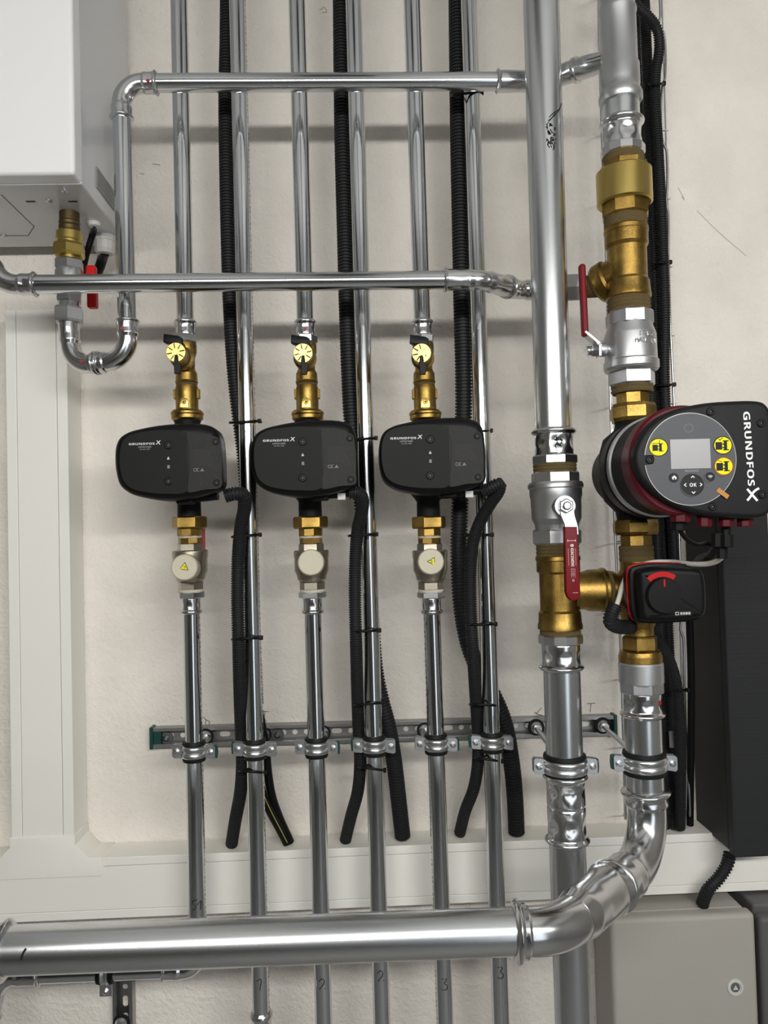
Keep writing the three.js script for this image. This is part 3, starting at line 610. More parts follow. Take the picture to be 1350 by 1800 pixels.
// ---------------------------------------------------------------- large pipe 1: valve and brass tee
const thread = (ax, u0, u1, r, n = 7) => ax.lathe(Array.from({ length: n }, (_, i) => [u0 + (u1 - u0) * i / (n - 1), r * (i % 2 ? 1.0 : 0.965)]));
{
  const ax = big1b;
  const a = thing('press_adapter', 'large steel press adapter above the silver ball valve with front lever', 'pipe fitting', ax.p(817), 'large press adapters');
  const so = part(a, 'socket', ax.socket(754, 803, 33.5, 'lo', { bead: 11, press: 0.09 }), M.fitting); part(a, 'nut', ax.nut(801, 817, 41, { n: 8, turn: 0.2 }), M.steel);
  scribble(so, ax, 782, 33.5 * ax.s, [[[-4, 14], [-6, 4], [-2, 2], [4, 6]], [[-6, -4], [2, -8], [6, -2], [0, 4], [-4, -10]], [[-8, -6], [8, -4]]]);
  part(a, 'thread', thread(ax, 816, 834, 38), M.hemp);
  const v = thing('ball_valve', 'silver ball valve with a red lever hanging down in front', 'valve', ax.p(958), 'large ball valves');
  part(v, 'upper_nut', ax.nut(830, 852, 42, { n: 8, turn: 0.35 }), M.cast);
  part(v, 'body', ax.lathe([[848, 46], [852, 48], [858, 48], [860, 45.5], [872, 45.5], [876, 44], [912, 43], [922, 38], [938, 37]]), M.cast);
  part(v, 'lower_nut', ax.nut(930, 957, 43, { turn: 0.52 }), M.cast);
  const zF = ZB + 0.072, c = at(995.5, 889, zF);
  const st = part(v, 'stem', turned(V(c.x, c.y, ZB + 0.02), c, caps([[0, 0.011], [0.03, 0.011], [0.031, 0.0145], [zF - ZB - 0.026, 0.0145]]), { seg: 28 }), M.cast);
  part(st, 'stem_nut', turned(V(c.x, c.y, zF - 0.008), V(c.x, c.y, zF + 0.002), caps([[0, 0.0105], [0.009, 0.0105], [0.01, 0.009]]), { seg: 6, crease: 0.2 }), M.steel);
  part(st, 'bolt_end', disc(c.x, c.y, zF, 0.006, 0.006, 20), M.steel);
  part(v, 'lever_arm', slab(outline([[984, 880], [1008, 880], [1010, 905], [1016, 925], [1017, 940], [994, 940], [992, 922], [985, 905]], zF - 0.004), zF - 0.006, zF - 0.003, 0.0006, 1), M.steel);
  const zL = zF + 0.004, grip = [[992.5, 926], [1015, 926], [1021, 1044], [1019, 1052], [1012, 1056], [1004, 1056], [998, 1050], [995, 1040]];
  const g0 = at(988, 1060, zL), g1 = at(1026, 922, zL);
  const tex = canvasTex(190, 690, k => {
    k.fillStyle = '#6f0d14'; k.fillRect(0, 0, 190, 690); k.translate(95, 0); k.rotate(Math.PI / 2); k.fillStyle = '#e8dcd8'; fit(k, 'GIACOMINI', 205, 13, 165, 24);
    k.strokeStyle = '#e8dcd8'; k.lineWidth = 4; k.beginPath(); k.moveTo(140, -26); k.lineTo(140, 34); k.moveTo(130, -26); k.lineTo(150, -26); k.moveTo(130, 34); k.lineTo(150, 34); k.stroke();
    k.beginPath(); k.arc(183, 2, 13, 0, 7); k.fill(); k.fillStyle = '#6f0d14'; k.fillRect(174, 0, 16, 5);
    k.strokeStyle = '#c9a9a9'; k.lineWidth = 2.5; for (const y of [-14, 0, 14]) { k.beginPath(); k.moveTo(385, y); k.lineTo(470, y); k.stroke(); } k.beginPath(); k.arc(405, 0, 14, 0, 7); k.arc(440, 0, 10, 0, 7); k.stroke();
    k.fillStyle = '#d8c0c0'; k.font = 'bold 22px sans-serif'; k.fillText('25', 480, 8);
    k.fillStyle = '#c9a0a0'; k.font = '11px sans-serif'; for (const y of [-26, 30]) for (let x = 210; x < 360; x += 14) k.fillRect(x, y, 9, 5);
    k.save(); k.translate(600, -20); k.rotate(-Math.PI / 2); k.fillRect(-30, 0, 44, 5); k.restore();
  });
  part(v, 'lever_grip', planar(slab(outline(grip, zL), zF - 0.008, zL, 0.0022, 3), g0.x, g0.y, g1.x, g1.y), plastic({ color: 0xffffff, map: tex, roughness: 0.45 }), 'dark red plastic grip with white lettering');
  // brass tee
  const t = thing('brass_tee', 'large brass tee between silver ball valve and mixing valve', 'pipe fitting', ax.p(1112), 'large brass tees');
  part(t, 'thread', thread(ax, 955, 980, 37.5, 9), M.hemp);
  part(t, 'run', ax.lathe([[976, 36], [978, 38.5], [984, 39], [986, 37.5], [1004, 37.5], [1008, 33.5], [1072, 33.5], [1076, 36.5], [1094, 37.5], [1098, 39], [1104, 39], [1106, 37]]), M.brass);
  const bx = new Axis('x', [990, 1039, ZB], [1100, 1036, ZB]);
  part(t, 'branch', bx.lathe([[1006, 33], [1026, 33.5], [1034, 36.5], [1054, 37], [1057, 39], [1062, 39], [1064, 36]]), M.brass);
  const b = thing('threaded_nipple', 'large brass nipple between the brass tee and mixing valve', 'pipe fitting', bx.p(1060), 'brass nipples');
  part(b, 'thread', thread(bx, 1062, 1072, 34, 5), M.hemp); part(b, 'collar', bx.lathe([[1070, 30], [1071, 33], [1078, 33], [1079, 29], [1100, 28]]), M.brass);
  const d = thing('press_adapter', 'large steel press adapter directly below the brass tee', 'pipe fitting', ax.p(1178), 'large press adapters');
  part(d, 'thread', thread(ax, 1104, 1118, 36, 7), M.hemp); part(d, 'nut', ax.nut(1114, 1131, 39.5, { n: 12 }), M.steel);
  part(d, 'socket', ax.socket(1129, 1178, 33.5, 'hi', { bead: 11, press: 0.09 }), M.fitting);
  const e = thing('press_coupling', 'large steel press coupling below the clamp on the scuffed pipe line', 'pipe fitting', ax.p(1482), 'press couplings');
  part(e, 'upper_socket', ax.socket(1358, 1416, 33.5, 'lo', { bead: 12, press: 0.11 }), M.fitting); part(e, 'lower_socket', ax.socket(1416, 1482, 33.5, 'hi', { bead: 12, press: 0.11 }), M.fitting);
}

// ---------------------------------------------------------------- large pipe 2, upper part
{
  const ax = big2a;
  const t = thing('press_tee', 'grey steel press tee at the top right of the picture', 'pipe fitting', ax.p(184), 'press tees');
  part(t, 'run', ax.lathe([[-60, 30.5], [14, 30.5], [20, 33], [24, 33], [28, 31.5], [112, 31.5], [118, 34], [150, 34], [160, 33], [164, 35.5], [170, 37.5], [177, 37.5], [182, 35]], { crease: 0.9 }), M.cast);
  const A = ax.p(100), B = at(1010, 124, 0.222), L = A.distanceTo(B);
  part(t, 'branch', turned(A, B, caps([[0, 0.0155], [L - 0.034, 0.0155], [L - 0.03, 0.0165], [L - 0.006, 0.0165], [L - 0.005, 0.019], [L, 0.019]]), { seg: 36, crease: 0.9 }), M.fitting);
  const a = thing('press_adapter', 'large steel press adapter above the round brass check valve', 'pipe fitting', ax.p(280), 'large press adapters');
  part(a, 'socket', ax.socket(212, 264, 33, 'lo', { bead: 11, press: 0.1 }), M.fitting); part(a, 'nut', ax.nut(260, 276, 38, { n: 12, turn: 0.1 }), M.steel); part(a, 'thread', thread(ax, 275, 292, 36, 7), M.hemp);
  const c = thing('check_valve', 'bright round brass check valve on right large pipe, near top', 'valve', ax.p(392), 'check valves');
  part(c, 'upper_nut', ax.nut(288, 306, 40, { n: 8, turn: 0.3 }), M.brass);
  part(c, 'body', ax.lathe([[301, 44], [304, 47.5], [358, 47.5], [361, 44]], { crease: 0.3 }), M.brassBright);
  part(c, 'lower_nut', ax.nut(358, 384, 41.5, { n: 8, turn: 0.05 }), M.brass); part(c, 'thread', thread(ax, 382, 408, 37, 9), M.hemp);
  const b = thing('brass_tee', 'brass tee below the round check valve, branch to left', 'pipe fitting', ax.p(545), 'large brass tees');
  part(b, 'run', ax.lathe([[402, 36.5], [404, 38], [410, 38], [412, 37], [432, 37], [438, 33.5], [492, 33.5], [497, 36.5], [516, 37.5], [519, 38.5], [524, 38.5], [526, 36]]), M.brass);
  const A2 = ax.p(472), B2 = at(1052, 503, 0.235), dd = A2.distanceTo(B2);
  part(b, 'branch', turned(A2, B2, caps([[0, 0.026], [dd * 0.55, 0.027], [dd * 0.62, 0.031], [dd * 0.9, 0.031], [dd, 0.028]]), { seg: 40 }), M.brass);
  part(b, 'thread', thread(ax, 525, 552, 37, 9), M.hemp);
  const v = thing('ball_valve', 'silver ball valve with upright red lever, embossed letters', 'valve', ax.p(680), 'large ball valves');
  part(v, 'upper_nut', ax.nut(549, 575, 41, { n: 8, turn: 0.3 }), M.cast);
  part(v, 'body', ax.lathe([[570, 38], [576, 39], [588, 43], [592, 44], [634, 44.5], [637, 47], [648, 47], [652, 45], [655, 40]]), M.cast);
  part(v, 'lower_nut', ax.nut(653, 679, 41, { n: 6, turn: 0.5 }), M.cast);
  const c0 = ax.p(613), raised = (txt, yo, sz) => {      // embossed lettering follows the round body
    const g = []; const r = 44.3 * ax.s; let k = 0;
    for (const ch of txt) { const th = 0.12 + (k++ - txt.length / 2) * sz * 0.8 / r + 0.25; if (ch !== ' ') g.push([ch, th]); }
    return g.map(([ch, th]) => GLYPH[ch].map(s => tube(s.map(([x, y]) => { const q = th + (x - 0.5) * sz * 0.6 / r; return V(c0.x + r * Math.sin(q), c0.y + yo + (y - 0.5) * sz, c0.z + r * Math.cos(q)); }), 0.0007, 6, 5))).flat();
  };
  const GLYPH = { M: [[[0, 0], [0, 1], [0.5, 0.4], [1, 1], [1, 0]]], A: [[[0, 0], [0.5, 1], [1, 0]], [[0.25, 0.4], [0.75, 0.4]]], D: [[[0, 0], [0, 1], [0.8, 0.8], [0.8, 0.2], [0, 0]]], E: [[[1, 0], [0, 0], [0, 1], [1, 1]], [[0, 0.5], [0.8, 0.5]]], I: [[[0.5, 0], [0.5, 1]]], N: [[[0, 0], [0, 1], [1, 0], [1, 1]]], T: [[[0, 1], [1, 1]], [[0.5, 1], [0.5, 0]]], L: [[[0, 1], [0, 0], [1, 0]]], Y: [[[0, 1], [0.5, 0.5], [1, 1]], [[0.5, 0.5], [0.5, 0]]] };
  part(v, 'embossed_lettering', join(...raised('MADE IN', 0.004, 0.0065), ...raised('ITALY', 0.014, 0.0065)), M.cast, 'small embossed letters');
  const sx = new Axis('x', [1030, 617, ZB + 0.012], [1085, 613, ZB]);
  const st = part(v, 'stem', sx.lathe([[1052, 11], [1056, 12.5], [1062, 12.5], [1064, 10], [1085, 10]]), M.cast);
  part(st, 'stem_nut', sx.nut(1037, 1050, 12, { turn: 0.2 }), M.steel); part(st, 'bolt_end', sx.lathe([[1031, 6.5], [1033, 8], [1040, 8]]), M.steel);
  // lever seen edge-on: bent steel strip, then the red grip
  const bar = (pts, w, th) => { const g = []; for (let i = 0; i + 1 < pts.length; i++) { const A = pts[i], B = pts[i + 1], len = A.distanceTo(B); g.push(new THREE.BoxGeometry(th, len + th * 0.6, w).translate(0, len / 2, 0).applyMatrix4(frame(A, B))); } return join(...g); };
  const zl = ZB + 0.012;
  part(v, 'lever_arm', bar([at(1052, 626, zl), at(1052, 607, zl), at(1027, 586, zl)], 0.018, 0.003), M.steel);
  const gA = at(1028.5, 592, zl), gB = at(1022.5, 465, zl), gl = gA.distanceTo(gB);
  part(v, 'lever_grip', new RoundedBoxGeometry(0.0095, gl, 0.013, 3, 0.004).translate(0, gl / 2, 0).applyMatrix4(frame(gA, gB)), M.sleeve, 'dark red plastic grip');
  const u = thing('union_nut', 'brass union nut above the large red and black pump', 'pipe fitting', ax.p(744), 'brass unions of the large pump');
  part(u, 'thread', thread(ax, 677, 692, 36, 5), M.hemp); part(u, 'nipple', ax.nut(690, 716, 29.5, { n: 8, turn: 0.1 }), M.brass); part(u, 'nut', ax.nut(711, 742, 40, { n: 8, turn: 0.2, ch: 0.2 }), M.brass);
}

// ---------------------------------------------------------------- the large pump
{
  const ax = new Axis('y', [1112, 700, ZB], [1117, 930, ZB]), zf = 0.46, cF = at(1213, 807, zf);
  const t = thing('large_pump', 'large black and dark red pump with round display panel and white lettering', 'pump', ax.p(922));
  part(t, 'volute', ax.lathe([[738, 34], [746, 31], [756, 33], [772, 52], [800, 60], [850, 60], [880, 52], [900, 33], [912, 31], [922, 34]], { crease: 0.9 }), M.blackSoft);
  const cz = (z0, prof, mat, name, lab) => part(t, name, turned(V(cF.x, cF.y, z0), V(cF.x, cF.y, z0 + 1), caps(prof), { seg: 72 }), mat, lab);
  cz(0.22, [[0, 0.05], [0.07, 0.052], [0.1, 0.070], [0.128, 0.0715], [0.13, 0.07]], M.black, 'motor_flange');
  cz(0.35, [[0, 0.068], [0.002, 0.070], [0.012, 0.070], [0.014, 0.067]], M.cast, 'clamp_ring', 'silver clamp ring');
  cz(0.363, [[0, 0.0675], [0.006, 0.0675], [0.04, 0.0685], [0.05, 0.0685]], M.blackSoft, 'motor_can');
  cz(0.41, [[0, 0.0655], [0.002, 0.0695], [0.03, 0.0705], [0.034, 0.067]], M.burgundy, 'red_band', 'dark red band');
  const Z = (x, y) => [1020 + x / 4.09, 680 + y / 4.09];
  const H = [[398, 560], [395, 480], [415, 410], [465, 315], [540, 238], [620, 188], [720, 150], [900, 114], [1100, 99], [1270, 98], [1325, 112], [1362, 150], [1378, 210], [1392, 480], [1394, 800], [1380, 880], [1345, 925], [1290, 943], [1100, 940], [900, 922], [740, 880], [600, 812], [500, 735], [430, 650]];
  const q0 = at(...Z(380, 960), zf), q1 = at(...Z(1400, 80), zf);
  const tex = canvasTex(1020, 880, c => {
    c.fillStyle = '#17181a'; c.fillRect(0, 0, 1020, 880); c.translate(-380, -80);
    c.save(); c.translate(1172, 172); c.rotate(Math.PI / 2 - 0.026); c.fillStyle = '#f2f2f0'; fit(c, 'GRUNDFOS', 0, 0, 562, 48);
    c.strokeStyle = '#f2f2f0'; c.lineWidth = 17; c.beginPath(); c.moveTo(578, 8); c.lineTo(670, -58); c.moveTo(578, -76); c.quadraticCurveTo(590, -40, 624, -20); c.quadraticCurveTo(652, 0, 664, 14); c.stroke(); c.restore();
  });
  const hm = plastic({ color: 0xffffff, map: tex, roughness: 0.5 });
  part(t, 'control_box', planar(slab(outline(H.map(p => Z(...p)), zf, 140), 0.405, zf, 0.006, 4), q0.x, q0.y, q1.x, q1.y), hm, 'black control box with white lettering');
  const s = at(1214, 807, zf).x - at(1213, 807, zf).x, wx = (x, y) => at(...Z(x, y), zf);
  for (const [x, y] of [[935, 178], [1298, 262], [1310, 775], [950, 862], [498, 524]]) {
    const p = wx(x, y), k = 0.0052; const sc = part(t, 'screw', turned(V(p.x, p.y, zf), V(p.x, p.y, zf + 1), [[-0.001, 0], [-0.001, k], [0.0012, k], [0.0018, k * 0.8], [0.0018, k * 0.5], [0.0004, k * 0.45], [0.0004, 0]], { seg: 24 }), M.black);
    part(sc, 'socket_pin', disc(p.x, p.y, zf + 0.0004, k * 0.22, 0.001, 6), M.darkGrey);
  }
  // display panel: a disc with a notch for one screw, printed in one canvas
  const pc = wx(790, 520), pr = 330 / 4.09 * s, ringPts = (r) => { const a = []; for (let i = 0; i < 96; i++) { const th = Math.PI + 0.11 + (2 * Math.PI - 0.22) * i / 95; a.push(new THREE.Vector2(pc.x + r * Math.cos(th), pc.y - 0.0 + r * Math.sin(th))); } return a; };
  const notch = (r) => [...ringPts(r), ...[[520, 492], [530, 524], [520, 556]].map(([x, y]) => { const p = wx(x, y); return new THREE.Vector2(p.x, p.y); })];
  const P = canvasTex(680, 680, c => {
    c.fillStyle = '#55565a'; c.fillRect(0, 0, 680, 680); c.translate(-450, -180);
    const circ = (x, y, r, f) => { c.fillStyle = f; c.beginPath(); c.arc(x, y, r, 0, 7); c.fill(); };
    c.strokeStyle = '#626367'; c.lineWidth = 10; c.beginPath(); c.arc(783, 293, 30, 0, 7); c.stroke();
    c.fillStyle = '#8d8e92'; fit(c, 'MAGNA3', 744, 615, 96, 15);
    circ(666, 655, 34, '#1b1c1e'); circ(917, 655, 34, '#1b1c1e'); circ(793, 711, 81, '#1b1c1e');
    c.fillStyle = '#e8e8e6'; fit(c, 'OK', 769, 725, 50, 28);
    c.strokeStyle = '#e8e8e6'; c.lineWidth = 7; const ch = (x, y, a) => { c.save(); c.translate(x, y); c.rotate(a); c.beginPath(); c.moveTo(-12, 7); c.lineTo(0, -6); c.lineTo(12, 7); c.stroke(); c.restore(); };
    ch(795, 653, 0); ch(796, 768, Math.PI); ch(741, 711, -Math.PI / 2); ch(850, 711, Math.PI / 2);
    c.fillStyle = '#e8e8e6'; c.beginPath(); c.moveTo(668, 638); c.lineTo(688, 656); c.lineTo(648, 656); c.fill(); c.fillRect(654, 656, 10, 13); c.fillRect(672, 656, 10, 13);
    c.lineWidth = 4; for (const r of [8, 15, 22]) { c.beginPath(); c.arc(917, 668, r, 3.9, 5.5); c.stroke(); }
    const stick = (x, y, k, ring) => {
      circ(x, y, 67, ring); circ(x, y, 61, '#f2e400'); c.save(); c.translate(x, y); c.scale(k, k); c.fillStyle = '#0c0c0c'; c.fillRect(-52, -24, 46, 56); c.fillRect(6, -30, 22, 62); c.fillRect(0, -36, 40, 8); c.fillRect(0, 30, 40, 8); c.fillRect(-4, -14, 10, 10); c.fillRect(-4, 12, 10, 10); c.restore();
    };
    stick(568, 430, 0.8, '#201d10'); c.fillStyle = '#0c0c0c'; c.fillRect(574, 376, 4, 34); c.fillRect(524, 398, 44, 4);
    stick(1014, 426, 1, '#201d10'); c.strokeStyle = '#0c0c0c'; c.lineWidth = 5; c.beginPath(); c.moveTo(984, 378); c.lineTo(994, 388); c.lineTo(1014, 370); c.stroke();
    stick(1014, 580, 1, '#b04a10'); c.strokeStyle = '#b04a10'; c.beginPath(); c.moveTo(968, 530); c.lineTo(1004, 552); c.stroke();
  });
  const p0 = wx(450, 860), p1 = wx(1130, 180), pm = plastic({ color: 0xffffff, map: P, roughness: 0.42 }), pv = g => planar(g, p0.x, p0.y, p1.x, p1.y);
  part(t, 'panel_rim', slab(notch(pr), zf - 0.001, zf + 0.0012), M.whitePlastic, 'thin pale rim');
  const pn = part(t, 'display_panel', pv(slab(notch(pr * 0.985), zf, zf + 0.0019)), pm, 'grey round panel');
  const s0 = wx(648, 592), s1 = wx(925, 374);
  part(pn, 'display', box(s0.x, s0.y, zf, s1.x, s1.y, zf + 0.0024, 0), std({ color: lin(0.32, 0.32, 0.325), roughness: 0.3 }), 'blank pale grey display');
  const dsc = (n, x, y, r, th, lab) => { const p = wx(x, y); part(pn, n, pv(disc(p.x, p.y, zf + 0.001, r / 4.09 * s, th, 40)), pm, lab); };
  dsc('button', 666, 655, 34, 0.0018); dsc('button', 917, 655, 34, 0.0018); dsc('navigation_pad', 793, 711, 80, 0.002);
  for (const [x, y] of [[568, 430], [1014, 426], [1014, 580]]) dsc('sticker', x, y, 66, 0.0014, 'round yellow sticker');
  const tp = wx(1018, 766); part(pn, 'tape', new THREE.BoxGeometry(0.0165, 0.0056, 0.0006).rotateZ(-0.66).translate(tp.x, tp.y, zf + 0.0024), std({ color: lin(0.5, 0.22, 0.03), roughness: 0.25 }), 'small piece of orange tape');
  // plugs and glands under the box
  const gx = (px, py0, py1, z, r, mat, name, lab) => { const A = at(px, py1, z), B = at(px, py0, z); part(t, name, turned(A, B, caps([[0, r * 0.94], [0.001, r], [A.distanceTo(B), r]]), { seg: 8, crease: 0.2 }), mat, lab); };
  for (const px of [1238, 1276, 1309]) gx(px, 900, 926, 0.435, 0.0098, M.burgundy, 'blanking_plug', 'dark red plug');
  gx(1196, 905, 918, 0.43, 0.013, M.burgundy, 'blanking_plug', 'dark red plug'); gx(1194, 916, 933, 0.425, 0.0095, M.blackSoft, 'cable_gland');
  gx(1276, 920, 942, 0.425, 0.006, M.blackSoft, 'cable_gland'); gx(1262, 938, 962, 0.42, 0.009, M.blackSoft, 'cable_gland'); gx(1278, 940, 962, 0.43, 0.008, M.blackSoft, 'cable_gland'); gx(1269, 960, 982, 0.42, 0.007, M.blackSoft, 'cable_gland');
  solo('power_cable', 'thin black cable looping between the large pump glands', 'cable', tube([at(1194, 930, 0.425), at(1205, 946, 0.42), at(1225, 958, 0.41), at(1245, 955, 0.4), at(1258, 960, 0.41), at(1262, 945, 0.42)], 0.003, 40), M.black, at(1225, 958, 0.41), 'pump cables');
  solo('power_cable', 'thick black cable hanging below the pump, behind the white cable', 'cable', tube([at(1262, 958, 0.42), at(1250, 975, 0.38), at(1228, 985, 0.3), at(1212, 1040, 0.15), at(1215, 1200, 0.1), at(1213, 1450, 0.06)], 0.006, 60), M.black, at(1213, 1450, 0.06), 'pump cables');
}

// ---------------------------------------------------------------- mixing valve and its actuator
{
  const ax = big2b;
  const u = thing('union_nut', 'brass union nut below the large red and black pump', 'pipe fitting', ax.p(986), 'brass unions of the large pump');
  part(u, 'nut', ax.nut(914, 940, 39.5, { n: 8, turn: 0.2, ch: 0.2 }), M.brass); part(u, 'nipple', ax.nut(939, 961, 28, { n: 8, turn: 0.1 }), M.brass); part(u, 'thread', thread(ax, 959, 987, 30, 7), M.hemp);
  const v = thing('mixing_valve', 'brass three-way mixing valve mostly hidden behind the black actuator', 'valve', ax.p(1118));
  part(v, 'body', ax.lathe([[984, 25], [987, 29], [1000, 29], [1008, 33], [1080, 33], [1096, 28], [1104, 24.5], [1116, 24.5]]), M.brass);
  const A = ax.p(1046); part(v, 'stem', rod(V(A.x, A.y, ZB), V(A.x, A.y, 0.33), 0.018), M.brass);
  const a = thing('press_adapter', 'brass nut with steel press adapter below the black actuator', 'pipe fitting', ax.p(1262), 'large press adapters');
  part(a, 'brass_nut', ax.nut(1117, 1143, 31.5, { turn: 0.55 }), M.brass); part(a, 'brass_collar', ax.lathe([[1141, 30], [1144, 35], [1149, 36], [1152, 37.5], [1162, 37.5]]), M.brass); part(a, 'thread', thread(ax, 1158, 1168, 37, 5), M.hemp);
  part(a, 'sleeve', ax.lathe([[1163, 37], [1166, 38.5], [1198, 38.5], [1201, 37]]), M.cast); part(a, 'nut', ax.nut(1198, 1217, 39, { n: 8, turn: 0.1 }), M.cast);
  const so = part(a, 'socket', ax.socket(1214, 1260, 33.5, 'hi', { bead: 11, press: 0.09 }), M.fitting);
  const lp = ax.p(1231), rr = 33.5 * ax.s; const th0 = 0.55;
  for (let k = 0; k < 4; k++) { const th = th0 + k * 0.1; part(so, 'print_mark', new THREE.BoxGeometry(0.003, 0.008 - 0.001 * k, 0.0006).rotateY(th).translate(lp.x + rr * 0.985 * Math.sin(th), lp.y, lp.z + rr * 0.985 * Math.cos(th)), M.redDot, 'red print on the socket'); }
  // actuator
  const zf = 0.372, Z = (x, y) => [1060 + x / 5.625, 920 + y / 5.625];
  const t = thing('valve_actuator', 'black valve actuator box with red scale and round knob', 'actuator', at(1172, 1094, 0.34));
  const back = [[250, 440], [330, 405], [520, 385], [900, 415], [960, 470], [985, 700], [960, 900], [900, 950], [700, 975], [500, 985], [300, 965], [262, 900], [240, 700]];
  part(t, 'back_shell', slab(outline(back.map(p => Z(...p)), 0.335, 70), 0.318, 0.337, 0.003, 2), M.black);
  part(t, 'red_seal', slab(outline(back.map(([x, y]) => Z(x + (x < 600 ? -3 : -8), y + (y < 700 ? -3 : -8))), 0.338, 70), 0.3355, 0.3385), M.red, 'red seam line');
  part(t, 'cover_base', slab(outline(back.map(([x, y]) => Z(x + (x < 600 ? 4 : -4), y + (y < 700 ? 5 : -5))), 0.338, 70), 0.338, 0.35, 0.002, 2), M.black);
  const front = [[345, 480], [375, 455], [520, 430], [760, 432], [930, 450], [972, 475], [995, 560], [1006, 680], [1003, 850], [985, 905], [920, 935], [700, 968], [520, 970], [395, 962], [372, 930], [350, 760], [340, 620]];
  part(t, 'cover', slab(outline(front.map(p => Z(...p)), zf - 0.008, 90), 0.338, zf, 0.008, 4), M.black);
  const c = at(...Z(592, 712), zf), s = at(1173, 1040, zf).x - at(1172, 1040, zf).x, k = s / 5.625;
  const kn = part(t, 'knob', turned(V(c.x, c.y, zf - 0.002), V(c.x, c.y, zf + 1), caps([[0, 176 * k], [0.008, 172 * k], [0.0105, 164 * k], [0.0108, 120 * k]]), { seg: 60 }), M.blackSoft);
  const pp = at(...Z(612, 590), zf + 0.0106); part(kn, 'pointer', box(pp.x - 0.0011, pp.y - 0.005, zf + 0.0075, pp.x + 0.0011, pp.y + 0.005, zf + 0.0093, 0), M.red, 'red pointer line');
  const arc = (r0, r1, a0, a1) => { const a = []; for (let i = 0; i <= 24; i++) { const th = a0 + (a1 - a0) * i / 24; a.push(new THREE.Vector2(c.x + r1 * Math.sin(th), c.y + r1 * Math.cos(th))); } for (let i = 24; i >= 0; i--) { const th = a0 + (a1 - a0) * i / 24; a.push(new THREE.Vector2(c.x + r0 * Math.sin(th), c.y + r0 * Math.cos(th))); } return a; };
  part(t, 'scale', slab(arc(182 * k, 232 * k, -0.72, 0.62), zf - 0.001, zf + 0.0007), M.red, 'red curved scale');
  const l0 = at(...Z(765, 790), zf), l1 = at(...Z(990, 905), zf); part(t, 'cover_groove', tube([V(l0.x, l0.y, zf - 0.0002), V(l1.x, l1.y, zf - 0.0006)], 0.0006, 4, 6), M.ink);
  const e0 = at(...Z(708, 914), zf), e1 = at(...Z(870, 866), zf);
  const em = canvasTex(256, 76, q => { q.fillStyle = '#141516'; q.fillRect(0, 0, 256, 76); q.fillStyle = '#ecebe6'; fit(q, 'ESBE', 84, 57, 164, 38); q.beginPath(); q.arc(38, 38, 30, 0, 7); q.fill(); q.fillStyle = '#141516'; q.beginPath(); q.arc(38, 38, 20, 0, 7); q.fill(); q.fillRect(32, 0, 12, 76); q.fillRect(0, 32, 76, 12); });
  part(t, 'emblem', planar(box(e0.x, e0.y, zf - 0.001, e1.x, e1.y, zf + 0.0004, 0), e0.x, e0.y, e1.x, e1.y), std({ color: 0xffffff, map: em, roughness: 0.5 }), 'white lettering');
  // white signal cable from the pump gland, behind the box, into a black sleeve
  const cable = [[1269, 974, 0.42], [1266, 982, 0.41], [1250, 990, 0.39], [1220, 992, 0.36], [1180, 988, 0.318], [1140, 990, 0.308], [1108, 1004, 0.306], [1096, 1025, 0.308], [1088, 1052, 0.312], [1084, 1064, 0.316]];
  solo('signal_cable', 'white cable curving over the black actuator from the pump', 'cable', tube(cable.map(p => at(...p)), 0.0036, 90), M.whiteCable, at(1084, 1064, 0.318));
  solo('corrugated_conduit', 'short black corrugated hose bend left of the actuator', 'conduit', corrugated([[1083, 1062, 0.318], [1076, 1078, 0.318], [1073, 1092, 0.316], [1082, 1100, 0.31], [1100, 1102, 0.298], [1130, 1098, 0.22], [1150, 1110, 0.17]].map(p => at(...p)), 0.0105, 0.0036), M.conduit, at(1150, 1110, 0.17), 'black corrugated conduits');
}

// ---------------------------------------------------------------- rail and pipe clamps
const RZ = 0.019;
function rail(label, axA, axB, wpx) {                     // slotted channel, open to the front, between two spots on the wall side
  const A = at(...axA), B = at(...axB), L = A.distanceTo(B), h = 0.0325, t = thing('mounting_rail', label, 'rail', A.clone().setZ(0), 'slotted mounting rails');
  const m = frame(A.clone().setZ(0), B.clone().setZ(0));  // local y along the rail, x across, z out of the wall
  const rect = (x, y, w, l) => { const p = new THREE.Path(); const r = w / 2, k = Math.max(0, l / 2 - r); p.absarc(x, y + k, r, 0, Math.PI, false); p.absarc(x, y - k, r, Math.PI, 2 * Math.PI, false); p.closePath(); return p; };
  const sh = new THREE.Shape([[-h / 2, 0], [h / 2, 0], [h / 2, L], [-h / 2, L]].map(p => new THREE.Vector2(...p)));
  let k = 0; for (let y = 0.026; y < L - 0.02; y += 0.025) sh.holes.push(rect(0, y, 0.0095, k++ % 2 ? 0.0095 : 0.019));
  const plate = new THREE.ExtrudeGeometry(sh, { depth: 0.002, bevelEnabled: false, curveSegments: 8 }).translate(0, 0, 0.0005);
  part(t, 'back_plate', plate.applyMatrix4(m), M.rail);
  for (const sd of [-1, 1]) part(t, 'flange', join(new THREE.BoxGeometry(0.002, L, RZ).translate(sd * h / 2, L / 2, RZ / 2), new THREE.BoxGeometry(0.0055, L, 0.002).translate(sd * (h / 2 - 0.002), L / 2, RZ), new THREE.BoxGeometry(0.0016, L, 0.004).translate(sd * (h / 2 - 0.0042), L / 2, RZ - 0.0025)).applyMatrix4(m), M.rail);
  return { t, m, L, h };
}
